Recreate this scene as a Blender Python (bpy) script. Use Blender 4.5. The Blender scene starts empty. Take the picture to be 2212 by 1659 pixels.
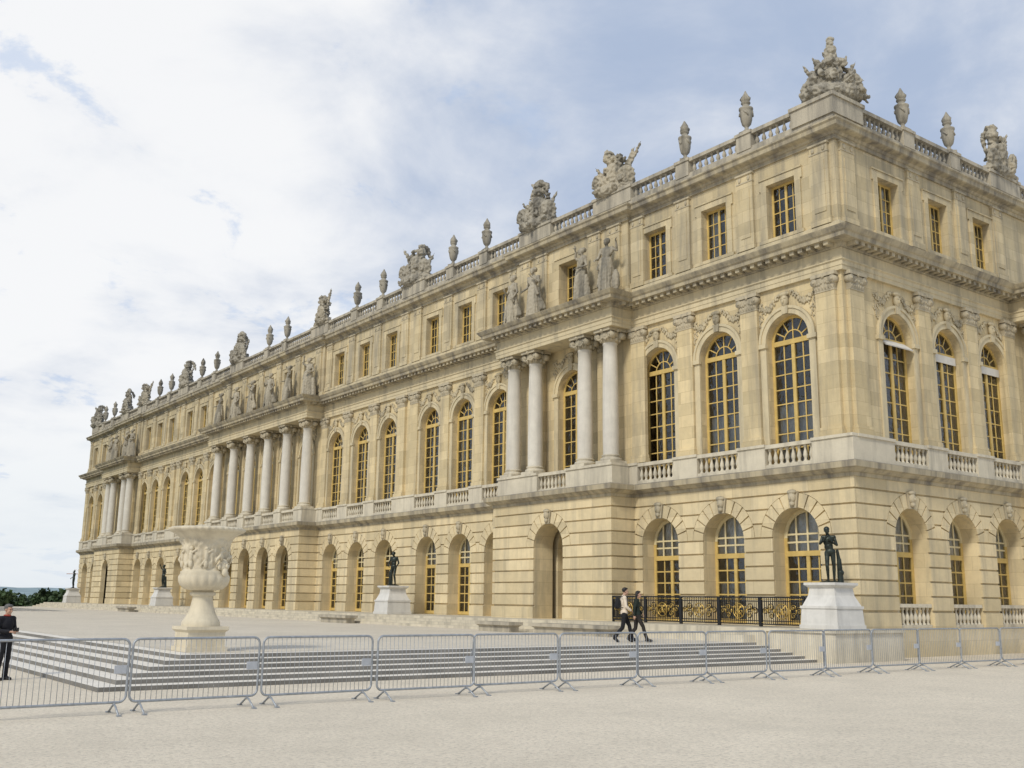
import bpy, bmesh, math, random
from mathutils import Vector, Matrix, Euler, noise
random.seed(7)
SC = bpy.context.scene
C = SC.collection
SC.view_settings.view_transform='Standard'; SC.view_settings.look='None'; SC.view_settings.exposure=0; SC.view_settings.gamma=1
PI = math.pi
R = math.radians
ORD = ['first','second','third','fourth','fifth','sixth','seventh','eighth','ninth','tenth','eleventh','twelfth','thirteenth','fourteenth','fifteenth','sixteenth','seventeenth','eighteenth','nineteenth','twentieth']

# ------------------------------------------------------------------ mesh builder
class MB:
    def __init__(s): s.v=[]; s.f=[]; s.sm=[]
    def add(s, vs, fs, smooth=False):
        o=len(s.v); s.v += [tuple(v) for v in vs]
        s.f += [tuple(i+o for i in f) for f in fs]; s.sm += [smooth]*len(fs)
    def box(s,x0,x1,y0,y1,z0,z1):
        s.add([(x0,y0,z0),(x1,y0,z0),(x1,y1,z0),(x0,y1,z0),(x0,y0,z1),(x1,y0,z1),(x1,y1,z1),(x0,y1,z1)],
              [(3,2,1,0),(4,5,6,7),(0,1,5,4),(1,2,6,5),(2,3,7,6),(3,0,4,7)])
    def frustum(s,cx,cy,a0,b0,z0,a1,b1,z1):
        s.add([(cx-a0,cy-b0,z0),(cx+a0,cy-b0,z0),(cx+a0,cy+b0,z0),(cx-a0,cy+b0,z0),
               (cx-a1,cy-b1,z1),(cx+a1,cy-b1,z1),(cx+a1,cy+b1,z1),(cx-a1,cy+b1,z1)],
              [(3,2,1,0),(4,5,6,7),(0,1,5,4),(1,2,6,5),(2,3,7,6),(3,0,4,7)])
    def lathe(s,prof,cx=0,cy=0,z0=0,seg=16,smooth=True,mod=None):
        vs=[];n=len(prof)
        for (r,z) in prof:
            for k in range(seg):
                a=2*PI*k/seg
                rr=r*(mod(a,z) if mod else 1)
                vs.append((cx+rr*math.cos(a),cy+rr*math.sin(a),z0+z))
        fs=[]
        for i in range(n-1):
            for k in range(seg):
                k2=(k+1)%seg
                fs.append((i*seg+k,i*seg+k2,(i+1)*seg+k2,(i+1)*seg+k))
        s.add(vs,fs,smooth)
        s.add(vs[:seg],[tuple(range(seg-1,-1,-1))]); s.add(vs[-seg:],[tuple(range(seg))])
    def tube(s,pts,r,seg=8,closed=False,smooth=True):
        pts=[Vector(p) for p in pts]; n=len(pts)
        rs=r if isinstance(r,(list,tuple)) else [r]*n
        vs=[]; prev=None
        for i,p in enumerate(pts):
            if closed: t=pts[(i+1)%n]-pts[(i-1)%n]
            else: t=pts[min(i+1,n-1)]-pts[max(i-1,0)]
            t.normalize()
            if prev is None:
                a=Vector((0,0,1)) if abs(t.z)<.9 else Vector((1,0,0))
                x=t.cross(a).normalized()
            else:
                x=(prev-t*prev.dot(t)).normalized()
            prev=x; y=t.cross(x)
            for k in range(seg):
                a=2*PI*k/seg
                vs.append(p+(x*math.cos(a)+y*math.sin(a))*rs[i])
        fs=[]
        for i in range(n if closed else n-1):
            j=(i+1)%n
            for k in range(seg):
                k2=(k+1)%seg
                fs.append((i*seg+k,i*seg+k2,j*seg+k2,j*seg+k))
        if not closed:
            fs.append(tuple(range(seg-1,-1,-1))); fs.append(tuple((n-1)*seg+k for k in range(seg)))
        s.add(vs,fs,smooth)
    def ell(s,c,r,rot=None,seg=12,rings=8,smooth=True):
        c=Vector(c)
        if not isinstance(r,(tuple,list)): r=(r,r,r)
        M=Euler(rot).to_matrix() if rot else Matrix.Identity(3)
        vs=[];fs=[]
        vs.append(c+M@Vector((0,0,-r[2])))
        for i in range(1,rings):
            ph=-PI/2+PI*i/rings
            for k in range(seg):
                a=2*PI*k/seg
                vs.append(c+M@Vector((r[0]*math.cos(ph)*math.cos(a),r[1]*math.cos(ph)*math.sin(a),r[2]*math.sin(ph))))
        vs.append(c+M@Vector((0,0,r[2])))
        for k in range(seg):
            fs.append((0,1+(k+1)%seg,1+k))
            b=1+(rings-2)*seg
            fs.append((len(vs)-1,b+k,b+(k+1)%seg))
        for i in range(rings-2):
            for k in range(seg):
                a=1+i*seg+k;b=1+i*seg+(k+1)%seg
                fs.append((a,b,b+seg,a+seg))
        s.add(vs,fs,smooth)
    def cap(s,p0,p1,r0,r1=None,seg=10):
        r1=r0 if r1 is None else r1
        s.tube([p0,p1],[r0,r1],seg); s.ell(p0,r0,None,seg,6); s.ell(p1,r1,None,seg,6)
    def mesh(s,name):
        me=bpy.data.meshes.new(name); me.from_pydata(s.v,[],s.f); me.update()
        me.polygons.foreach_set('use_smooth',s.sm); return me
    def build(s,name,mat,parent=None,loc=(0,0,0),rz=0):
        return link(name,s.mesh(name),mat,parent,loc,rz)
    # frame versions
    def fbox(s,fr,u0,u1,n0,n1,z0,z1):
        P=fr.P
        s.add([P(u0,n0,z0),P(u1,n0,z0),P(u1,n1,z0),P(u0,n1,z0),P(u0,n0,z1),P(u1,n0,z1),P(u1,n1,z1),P(u0,n1,z1)],
              [(3,2,1,0),(4,5,6,7),(0,1,5,4),(1,2,6,5),(2,3,7,6),(3,0,4,7)])
    def fquad(s,fr,*pts): s.add([fr.P(*p) for p in pts],[tuple(range(len(pts)))])
    def fstrip(s,fr,levels,n0,n1):
        P=fr.P
        for (z0,l0,r0),(z1,l1,r1) in zip(levels[:-1],levels[1:]):
            s.add([P(l0,n1,z0),P(r0,n1,z0),P(r1,n1,z1),P(l1,n1,z1),P(l0,n0,z0),P(r0,n0,z0),P(r1,n0,z1),P(l1,n0,z1)],
                  [(0,1,2,3),(4,0,3,7),(1,5,6,2)])
        z,l,r=levels[0]; s.fquad(fr,(l,n0,z),(r,n0,z),(r,n1,z),(l,n1,z))
        z,l,r=levels[-1]; s.fquad(fr,(l,n0,z),(r,n0,z),(r,n1,z),(l,n1,z))
    def fring(s,fr,c,zs,r0,r1,a0,a1,N,n0,n1):
        P=fr.P; vs=[]
        for i in range(N+1):
            a=a0+(a1-a0)*i/N
            for (r,n) in ((r0,n0),(r0,n1),(r1,n1),(r1,n0)):
                vs.append(P(c+r*math.cos(a),n,zs+r*math.sin(a)))
        fs=[]
        for i in range(N):
            for k in range(3): fs.append((i*4+k,i*4+k+1,i*4+k+5,i*4+k+4))
        fs.append((0,1,2,3)); fs.append(tuple(N*4+k for k in range(4)))
        s.add(vs,fs)

class Frame:
    def __init__(s,O,du,dn,rz): s.O=Vector(O);s.du=Vector(du);s.dn=Vector(dn);s.rz=rz
    def P(s,u,n,z): return s.O+s.du*u+s.dn*n+Vector((0,0,z))
LONG=Frame((0,0,0),(0,1,0),(-1,0,0),-PI/2)
SIDE=Frame((0,0,0),(1,0,0),(0,-1,0),0)
LOC=Frame((0,0,0),(1,0,0),(0,-1,0),0)

def link(name,me,mat,parent=None,loc=(0,0,0),rz=0):
    o=bpy.data.objects.new(name,me); C.objects.link(o)
    if mat and me:
        me.materials.clear(); me.materials.append(mat)
    o.location=loc; o.rotation_euler=(0,0,rz)
    if parent: o.parent=parent
    return o
def tag(o,label,cat,group=None):
    o['label']=label; o['category']=cat
    if group: o['group']=group
    return o
def structure(o): o['kind']='structure'; return o
def empty(name,loc=(0,0,0),rz=0):
    o=bpy.data.objects.new(name,None); C.objects.link(o); o.location=loc; o.rotation_euler=(0,0,rz); o.empty_display_size=.3; return o
TREE={}
def kids(o):
    if o.name not in TREE: TREE[o.name]=list(o.children)
    return TREE[o.name]
def copy_tree(o,parent=None):
    c=o.copy(); C.objects.link(c)
    if parent is not None: c.parent=parent
    for ch in kids(o): copy_tree(ch,c)
    return c
PROTO={}
def place(key,builder,loc,rz,parent):
    if key not in PROTO:
        PROTO[key]=builder(parent); o=PROTO[key]
    else: o=copy_tree(PROTO[key],parent)
    o.location=loc; o.rotation_euler=(0,0,rz); return o
def remeshed(mb,voxel,smooth=2,disp=0,dscale=4):
    me=mb.mesh('tmp'); ob=bpy.data.objects.new('tmp',me); C.objects.link(ob)
    m=ob.modifiers.new('r','REMESH'); m.mode='VOXEL'; m.voxel_size=voxel
    if smooth:
        q=ob.modifiers.new('s','SMOOTH'); q.iterations=smooth; q.factor=.5
    dg=bpy.context.evaluated_depsgraph_get()
    out=bpy.data.meshes.new_from_object(ob.evaluated_get(dg))
    bpy.data.objects.remove(ob)
    if disp:
        n=len(out.vertices); co=[0.]*(3*n); no=[0.]*(3*n)
        out.vertices.foreach_get('co',co); out.vertices.foreach_get('normal',no)
        for i in range(0,3*n,3):
            d=disp*noise.noise((co[i]*dscale,co[i+1]*dscale,co[i+2]*dscale))
            co[i]+=no[i]*d; co[i+1]+=no[i+1]*d; co[i+2]+=no[i+2]*d
        out.vertices.foreach_set('co',co)
    out.polygons.foreach_set('use_smooth',[True]*len(out.polygons)); out.update()
    return out

# ------------------------------------------------------------------ materials
class NT:
    def __init__(s,name):
        s.m=bpy.data.materials.new(name); s.m.use_nodes=True; s.t=s.m.node_tree; s.n=s.t.nodes; s.l=s.t.links
        s.b=s.n['Principled BSDF']
    def new(s,t,**k):
        n=s.n.new(t)
        for a,b in k.items(): setattr(n,a,b)
        return n
    def lk(s,a,b): s.l.new(a,b)
    def pos(s):
        return s.new('ShaderNodeNewGeometry').outputs['Position']
    def noise(s,vec,scale,detail=6,rough=.6,map=None):
        if map:
            mp=s.new('ShaderNodeMapping'); mp.inputs['Scale'].default_value=map; s.lk(vec,mp.inputs['Vector']); vec=mp.outputs[0]
        n=s.new('ShaderNodeTexNoise'); n.inputs['Scale'].default_value=scale; n.inputs['Detail'].default_value=detail; n.inputs['Roughness'].default_value=rough
        s.lk(vec,n.inputs['Vector']); return n.outputs['Fac']
    def ramp(s,f,a,b,va=0.,vb=1.):
        n=s.new('ShaderNodeMapRange'); n.inputs['From Min'].default_value=a; n.inputs['From Max'].default_value=b
        n.inputs['To Min'].default_value=va; n.inputs['To Max'].default_value=vb
        s.lk(f,n.inputs['Value']); return n.outputs['Result']
    def mix(s,f,a,b,mode='MIX'):
        n=s.new('ShaderNodeMix',data_type='RGBA',blend_type=mode)
        for i,x in ((0,f),(6,a),(7,b)):
            if isinstance(x,(int,float)): n.inputs[i].default_value=x
            elif isinstance(x,tuple): n.inputs[i].default_value=(*x,1) if len(x)==3 else x
            else: s.lk(x,n.inputs[i])
        return n.outputs[2]
    def math(s,op,a,b=0.):
        n=s.new('ShaderNodeMath',operation=op)
        for i,x in ((0,a),(1,b)):
            if isinstance(x,(int,float)): n.inputs[i].default_value=x
            else: s.lk(x,n.inputs[i])
        return n.outputs[0]
    def bump(s,h,strength,dist=.02):
        n=s.new('ShaderNodeBump'); n.inputs['Strength'].default_value=strength; n.inputs['Distance'].default_value=dist
        s.lk(h,n.inputs['Height']); s.lk(n.outputs[0],s.b.inputs['Normal'])
    def col(s,c): s.lk(c,s.b.inputs['Base Color'])

def stone(name,c1,c2,dark,streak=.6,ashlar=None,rough=.88,bump=.35,topgrime=0.,s0=(.5,.72)):
    t=NT(name); p=t.pos()
    c=t.mix(t.ramp(t.noise(p,.35,4),.35,.65),c1,c2)
    c=t.mix(t.ramp(t.noise(p,2.6,6,.7),.3,.75,0,.5),c,tuple(x*.64 for x in c1))
    if ashlar:
        sx=t.new('ShaderNodeSeparateXYZ'); t.lk(p,sx.inputs[0])
        cb=t.new('ShaderNodeCombineXYZ'); t.lk(t.math('ADD',sx.outputs[0],sx.outputs[1]),cb.inputs[0]); t.lk(sx.outputs[2],cb.inputs[1])
        br=t.new('ShaderNodeTexBrick'); t.lk(cb.outputs[0],br.inputs['Vector'])
        br.inputs['Scale'].default_value=1; br.inputs['Brick Width'].default_value=ashlar[0]; br.inputs['Row Height'].default_value=ashlar[1]
        br.inputs['Mortar Size'].default_value=.007; br.inputs['Mortar Smooth'].default_value=.3
        br.inputs['Color1'].default_value=(.82,.80,.74,1); br.inputs['Color2'].default_value=(1.12,1.10,1.05,1); br.inputs['Mortar'].default_value=(.68,.64,.57,1)
        c=t.mix(.88,c,br.outputs['Color'],'MULTIPLY')
    st=t.math('MULTIPLY',t.ramp(t.noise(p,1.5,6,.65,(1.3,1.3,.13)),s0[0],s0[1]),streak)
    c=t.mix(st,c,dark)
    if topgrime:
        g=t.new('ShaderNodeNewGeometry'); sz=t.new('ShaderNodeSeparateXYZ'); t.lk(g.outputs['Normal'],sz.inputs[0])
        f=t.math('MULTIPLY',t.ramp(sz.outputs[2],.2,.8),topgrime); c=t.mix(f,c,dark)
    t.col(c); t.b.inputs['Roughness'].default_value=rough
    t.b.inputs['Specular IOR Level'].default_value=.25
    t.bump(t.noise(p,14,6,.7),bump,.03)
    return t.m
M={}
M['wall']=stone('honey_ashlar',(.74,.61,.375),(.64,.545,.355),(.29,.255,.19),.65,(1.15,.47),s0=(.46,.7))
M['attic']=stone('attic_ashlar',(.68,.57,.365),(.585,.51,.355),(.26,.235,.185),.75,(1.15,.47),s0=(.45,.68))
M['rust']=stone('honey_rusticated',(.78,.655,.425),(.68,.58,.385),(.33,.295,.22),.55,(1.7,.5),s0=(.47,.7))
M['trim']=stone('honey_trim',(.70,.59,.38),(.60,.52,.35),(.25,.225,.17),.65,None,topgrime=.5,s0=(.48,.7))
M['pale']=stone('pale_stone',(.72,.65,.50),(.63,.57,.45),(.29,.265,.215),.7,None,topgrime=.3,s0=(.46,.7))
M['col']=stone('column_stone',(.73,.69,.60),(.66,.62,.54),(.38,.36,.32),.45,None,bump=.15)
M['cornice']=stone('cornice_stone',(.56,.48,.32),(.47,.41,.295),(.165,.15,.13),.85,None,topgrime=.6,s0=(.41,.65))
M['roofstone']=stone('balustrade_stone',(.57,.51,.39),(.48,.43,.34),(.17,.16,.14),.8,None,topgrime=.4,s0=(.42,.66))
M['carved']=stone('weathered_carved_stone',(.52,.46,.345),(.42,.375,.29),(.115,.11,.095),.8,None,topgrime=.3,s0=(.43,.66))
M['relief']=stone('relief_stone',(.65,.55,.36),(.55,.475,.325),(.18,.165,.13),.8,None,topgrime=.4,s0=(.44,.66))
M['dirty']=stone('dark_weathered_stone',(.45,.41,.325),(.35,.32,.26),(.09,.085,.075),.85,None,topgrime=.2,s0=(.44,.66))
M['capital']=stone('grey_capital',(.57,.49,.345),(.46,.41,.30),(.14,.13,.105),.8,None,topgrime=.4)
M['marble']=stone('white_marble',(.74,.72,.67),(.66,.64,.59),(.36,.35,.32),.5,None,rough=.6,bump=.12)
M['vase']=stone('cream_marble',(.75,.67,.50),(.67,.59,.44),(.37,.32,.235),.6,None,rough=.65,bump=.25)
def steps_mat():
    t=NT('step_stone'); p=t.pos()
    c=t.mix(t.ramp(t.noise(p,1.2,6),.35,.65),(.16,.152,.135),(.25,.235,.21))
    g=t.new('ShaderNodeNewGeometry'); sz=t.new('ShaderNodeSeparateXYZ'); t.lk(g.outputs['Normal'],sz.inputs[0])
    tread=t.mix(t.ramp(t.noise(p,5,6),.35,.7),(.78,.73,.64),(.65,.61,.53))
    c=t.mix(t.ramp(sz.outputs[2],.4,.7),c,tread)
    t.col(c); t.b.inputs['Roughness'].default_value=.9; t.bump(t.noise(p,20,6),.3,.02); return t.m
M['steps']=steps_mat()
def gravel(name,c1,c2,green=False):
    t=NT(name); p=t.pos()
    c=t.mix(t.ramp(t.noise(p,.16,6,.65),.35,.65),c1,c2)
    c=t.mix(t.ramp(t.noise(p,.6,7,.74),.44,.68,0,.6),c,tuple(x*.74 for x in c1))
    c=t.mix(t.ramp(t.noise(p,4,6,.75),.46,.68,0,.35),c,tuple(x*.68 for x in c1))
    c=t.mix(t.ramp(t.noise(p,16,4,.8),.48,.68,0,.75),c,tuple(x*.48 for x in c1))
    c=t.mix(t.ramp(t.noise(p,28,3,.8),.55,.7,0,.6),c,tuple(min(.9,x*1.3) for x in c1))
    if green:
        sz=t.new('ShaderNodeSeparateXYZ'); t.lk(p,sz.inputs[0])
        c=t.mix(t.ramp(sz.outputs[2],-.1,-.3),c,(.05,.075,.03))
    t.col(c); t.b.inputs['Roughness'].default_value=.95; t.b.inputs['Specular IOR Level'].default_value=.15
    h=t.math('ADD',t.noise(p,34,5,.8),t.math('MULTIPLY',t.noise(p,2.2,6),1.6)); t.bump(h,.5,.03); return t.m
M['ground']=gravel('gravel',(.78,.69,.55),(.69,.61,.485),True)
M['terr']=gravel('terrace_gravel',(.70,.635,.52),(.62,.56,.46))
def simple(name,c,rough=.6,metal=0,var=.25,scale=6,bump=.1,spec=.4):
    t=NT(name); p=t.pos()
    t.col(t.mix(t.ramp(t.noise(p,scale,5),.3,.7),tuple(x*(1-var) for x in c),tuple(min(1,x*(1+var)) for x in c)))
    t.b.inputs['Roughness'].default_value=rough; t.b.inputs['Metallic'].default_value=metal; t.b.inputs['Specular IOR Level'].default_value=spec
    if bump: t.bump(t.noise(p,scale*5,4),bump,.01)
    return t.m
M['gold']=simple('ochre_paint',(.60,.43,.145),.5,0,.15,3)
M['cream']=simple('cream_paint',(.70,.60,.36),.5,0,.12,3)
M['gilt']=simple('gilded_iron',(.62,.43,.13),.42,1,.25,9)
M['iron']=simple('black_iron',(.012,.012,.012),.4,0,.3,9)
M['bronze']=simple('dark_bronze',(.03,.037,.03),.4,.5,.5,7,.25)
M['galv']=simple('galvanised_steel',(.36,.38,.40),.5,.5,.2,14)
M['plate']=simple('grey_plate',(.45,.47,.5),.5,.1,.1,10)
M['int']=simple('interior_shade',(.11,.10,.086),.9,0,.5,1,0,.0)  # dark colour stands in for the shade of unlit rooms
M['curt']=simple('white_curtain',(.68,.68,.65),.9,0,.15,4,0)
M['blind']=simple('white_blind',(.62,.59,.53),.9,0,.08,4,0)
M['skin']=simple('skin',(.48,.29,.2),.55,0,.08,12,0)
M['hairb']=simple('black_hair',(.012,.010,.009),.45,0,.3,30,.3)
M['hairg']=simple('grey_hair',(.10,.097,.092),.6,0,.4,40,.3)
M['shirt']=simple('cream_shirt',(.68,.58,.46),.85,0,.10,10,.2)
M['trblk']=simple('black_trousers',(.012,.012,.014),.85,0,.3,10,.2)
M['jackg']=simple('dark_green_jacket',(.012,.020,.014),.8,0,.3,10,.2)
M['trbrn']=simple('dark_brown_trousers',(.025,.021,.018),.85,0,.3,10,.2)
M['navy']=simple('dark_jumper',(.011,.011,.015),.85,0,.3,10,.2)
M['red']=simple('red_collar',(.35,.06,.04),.8,0,.2,10,.1)
M['shoe']=simple('black_leather',(.012,.011,.010),.4,0,.3,10,.1)
M['leaf']=simple('dark_foliage',(.045,.078,.026),.7,0,.6,.8,0)
M['bark']=simple('bark',(.06,.045,.03),.9,0,.3,5,.4)
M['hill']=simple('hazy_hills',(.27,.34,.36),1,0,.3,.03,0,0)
M['crane']=simple('crane_paint',(.45,.2,.12),.6,0,.1,3,0)
M['lead']=simple('lead_roof',(.2,.21,.22),.6,0,.15,1)
def glass():
    t=NT('window_glass'); n=t.n; n.remove(t.b)
    tr=t.new('ShaderNodeBsdfTransparent'); tr.inputs[0].default_value=(.82,.83,.81,1)
    gl=t.new('ShaderNodeBsdfGlossy'); gl.inputs['Roughness'].default_value=.06; gl.inputs['Color'].default_value=(.97,.94,.88,1)
    bp=t.new('ShaderNodeBump'); bp.inputs['Strength'].default_value=.6; bp.inputs['Distance'].default_value=.15
    t.lk(t.noise(t.pos(),2.2,3),bp.inputs['Height']); t.lk(bp.outputs[0],gl.inputs['Normal'])
    fr=t.new('ShaderNodeFresnel'); fr.inputs['IOR'].default_value=2.0
    mx=t.new('ShaderNodeMixShader'); t.lk(fr.outputs[0],mx.inputs[0]); t.lk(tr.outputs[0],mx.inputs[1]); t.lk(gl.outputs[0],mx.inputs[2])
    t.lk(mx.outputs[0],n['Material Output'].inputs['Surface']); return t.m
M['glass']=glass()

# ------------------------------------------------------------------ world, sun, camera
SUN_AZ=math.atan2(-.78,-.32); SUN_EL=R(42)
w=bpy.data.worlds.new('World'); SC.world=w; w.use_nodes=True
nt=w.node_tree; N=nt.nodes; Lk=nt.links; N.clear()
def wn(t,**k):
    n=N.new(t)
    for a,b in k.items(): setattr(n,a,b)
    return n
def wm(op,a,b=0.):
    n=wn('ShaderNodeMath',operation=op)
    for i,x in ((0,a),(1,b)):
        if isinstance(x,(int,float)): n.inputs[i].default_value=x
        else: Lk.new(x,n.inputs[i])
    return n.outputs[0]
def wr(f,a,b,va=0.,vb=1.):
    n=wn('ShaderNodeMapRange',interpolation_type='SMOOTHSTEP'); n.inputs['From Min'].default_value=a; n.inputs['From Max'].default_value=b
    n.inputs['To Min'].default_value=va; n.inputs['To Max'].default_value=vb; Lk.new(f,n.inputs['Value']); return n.outputs['Result']
def wmix(f,a,b):
    n=wn('ShaderNodeMix',data_type='RGBA')
    for i,x in ((0,f),(6,a),(7,b)):
        if isinstance(x,(int,float)): n.inputs[i].default_value=x
        elif isinstance(x,tuple): n.inputs[i].default_value=(*x,1)
        else: Lk.new(x,n.inputs[i])
    return n.outputs[2]
tc=wn('ShaderNodeTexCoord'); sep=wn('ShaderNodeSeparateXYZ'); Lk.new(tc.outputs['Generated'],sep.inputs[0])
zc=wm('ADD',wm('MAXIMUM',sep.outputs[2],0.),.24)
cmb=wn('ShaderNodeCombineXYZ'); Lk.new(wm('DIVIDE',sep.outputs[0],zc),cmb.inputs[0]); Lk.new(wm('DIVIDE',sep.outputs[1],zc),cmb.inputs[1])
def wnoise(scale,detail,rough,dist=0.,off=0.):
    mp=wn('ShaderNodeMapping'); mp.inputs['Location'].default_value=(off,off*.7,0); Lk.new(cmb.outputs[0],mp.inputs['Vector'])
    n=wn('ShaderNodeTexNoise'); n.inputs['Scale'].default_value=scale; n.inputs['Detail'].default_value=detail; n.inputs['Roughness'].default_value=rough; n.inputs['Distortion'].default_value=dist
    Lk.new(mp.outputs[0],n.inputs['Vector']); return n.outputs['Fac']
dt=wn('ShaderNodeVectorMath',operation='DOT_PRODUCT'); Lk.new(tc.outputs['Generated'],dt.inputs[0])
el=R(16); az=R(14); dt.inputs[1].default_value=(math.sin(az)*math.cos(el),math.cos(az)*math.cos(el),math.sin(el))
s=dt.outputs['Value']
n1=wnoise(1.7,8,.56,.5,3.0); n2=wnoise(3.9,8,.6,.3,9.0)
base=wm('ADD',wm('MULTIPLY',n1,.70),wm('MULTIPLY',n2,.30))
bright=wr(s,.86,.99,-.09,.15)
mask=wr(wm('ADD',base,bright),.36,.70)
colr=wmix(mask,(.44,.53,.70),(.97,.975,.985))
gap=wm('MULTIPLY',wr(n2,.43,.35,0.,1.),wr(s,.86,.96,0.,.45))
colr=wmix(gap,colr,(.40,.56,.84))
colr=wmix(wr(sep.outputs[2],.0,.20,.75,0.),colr,(.82,.88,.93))
sky=wn('ShaderNodeTexSky',sky_type='NISHITA'); sky.sun_disc=False; sky.sun_elevation=SUN_EL; sky.sun_rotation=SUN_AZ; sky.air_density=1.2; sky.dust_density=2
b1=wn('ShaderNodeBackground'); b1.inputs['Strength'].default_value=.10; Lk.new(sky.outputs[0],b1.inputs['Color'])
b2=wn('ShaderNodeBackground'); b2.inputs['Strength'].default_value=1.0; Lk.new(colr,b2.inputs['Color'])
ms=wn('ShaderNodeMixShader'); ms.inputs[0].default_value=.94; Lk.new(b1.outputs[0],ms.inputs[1]); Lk.new(b2.outputs[0],ms.inputs[2])
out=wn('ShaderNodeOutputWorld'); Lk.new(ms.outputs[0],out.inputs['Surface'])
sl=bpy.data.lights.new('sun','SUN'); sl.energy=2.3; sl.angle=R(10); sl.color=(1,.94,.82)
so=bpy.data.objects.new('sun',sl); C.objects.link(so)
sd=Vector((math.sin(SUN_AZ)*math.cos(SUN_EL),math.cos(SUN_AZ)*math.cos(SUN_EL),math.sin(SUN_EL)))
so.rotation_euler=sd.to_track_quat('Z','Y').to_euler(); so.location=(-60,-40,60)

CAM=Vector((-29.4,-20.5,1.72))
cd=bpy.data.cameras.new('camera'); cd.sensor_width=36; cd.lens=36.05; cd.clip_end=8000; cd.clip_start=.1
co=bpy.data.objects.new('camera',cd); C.objects.link(co); SC.camera=co
th=R(36.6); pt=R(11.9); ro=.0118
r0=Vector((math.cos(th),-math.sin(th),0)); h0=Vector((math.sin(th),math.cos(th),0))
fw=h0*math.cos(pt)+Vector((0,0,math.sin(pt))); up=r0.cross(fw)
rr=r0*math.cos(ro)+up*math.sin(ro); uu=up*math.cos(ro)-r0*math.sin(ro)
mw=Matrix((rr,uu,-fw)).transposed().to_4x4(); mw.translation=CAM
co.matrix_world=mw

# ------------------------------------------------------------------ layout constants
L=96.; PN=1.3; PZ=.95; TZ=.5
PORT=[(10.5,18.5),(39.5,56.5),(77.5,85.5)]
half=[2.4,5.7,9.0,14.5,20.1,23.3,26.5,31.0,34.3,37.6,41.8,44.9]
BAYS=half+[48.]+[L-b for b in reversed(half)]
SPORT=(11.2,20.); SB=[3.1,6.4,9.6]; SPB=[15.6]
def mirror(a): return sorted(a+[L-x for x in a])
URN=mirror([4.05,7.35,21.7,24.9,32.65,35.95,46.45])
TRO=[11.7,17.3,28.75,40.8,55.2,L-28.75,L-17.3,L-11.7,L-1.2]
SURN=[4.75,8.0]
endc=[14.5-3.4,14.5-1.75,14.5+1.75,14.5+3.4]
cenc=[48+d for d in (-7.75,-4.65,-1.55,1.55,4.65,7.75)]
COLS=endc+cenc+[L-x for x in reversed(endc)]

# ------------------------------------------------------------------ roof sculpture (each one a thing)
def urn_mesh():
    m=MB()
    m.box(-.22,.22,-.22,.22,0,.1)
    md=lambda a,z: 1+(.05*math.cos(10*a) if .3<z<.85 else 0)
    k=.80; q=1.17
    m.lathe([(r*k,.1+(z-.1)*q) for r,z in [(.2,.1),(.2,.14),(.11,.2),(.09,.27),(.14,.31),(.22,.38),(.28,.55),(.32,.78),(.31,.86),(.35,.9),(.35,.95),(.25,.98),(.17,1.05),(.16,1.1),(.23,1.13),(.23,1.17)]],seg=20,mod=md)
    m.lathe([(r*.9,.1+(z-.1)*q) for r,z in [(.13,1.15),(.18,1.22),(.2,1.3),(.14,1.4),(.09,1.47),(.02,1.6)]],seg=14,mod=lambda a,z:1+.3*math.cos(5*a+z*9))
    for k in range(4):
        a=k*PI/2+.4; m.cap((.24*math.cos(a),.24*math.sin(a),.92),(.26*math.cos(a+.5),.26*math.sin(a+.5),.78),.05,.04,6)
    return m.mesh('urn')
UM=urn_mesh(); UZ=19.70
for i,u in enumerate(URN):
    o=link('urn',UM,M['dirty'],None,LONG.P(u,-.17,UZ),i*.7)
    tag(o,'stone flame urn on the long roof balustrade, %s from the near corner'%ORD[i],'urn','flame urns along the roof')
for i,u in enumerate(SURN):
    o=link('urn',UM,M['dirty'],None,SIDE.P(u,-.17,UZ),i)
    tag(o,'stone flame urn on the short roof edge, %s the corner trophy'%('nearer' if i==0 else 'farther from'),'urn','flame urns along the roof')
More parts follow.
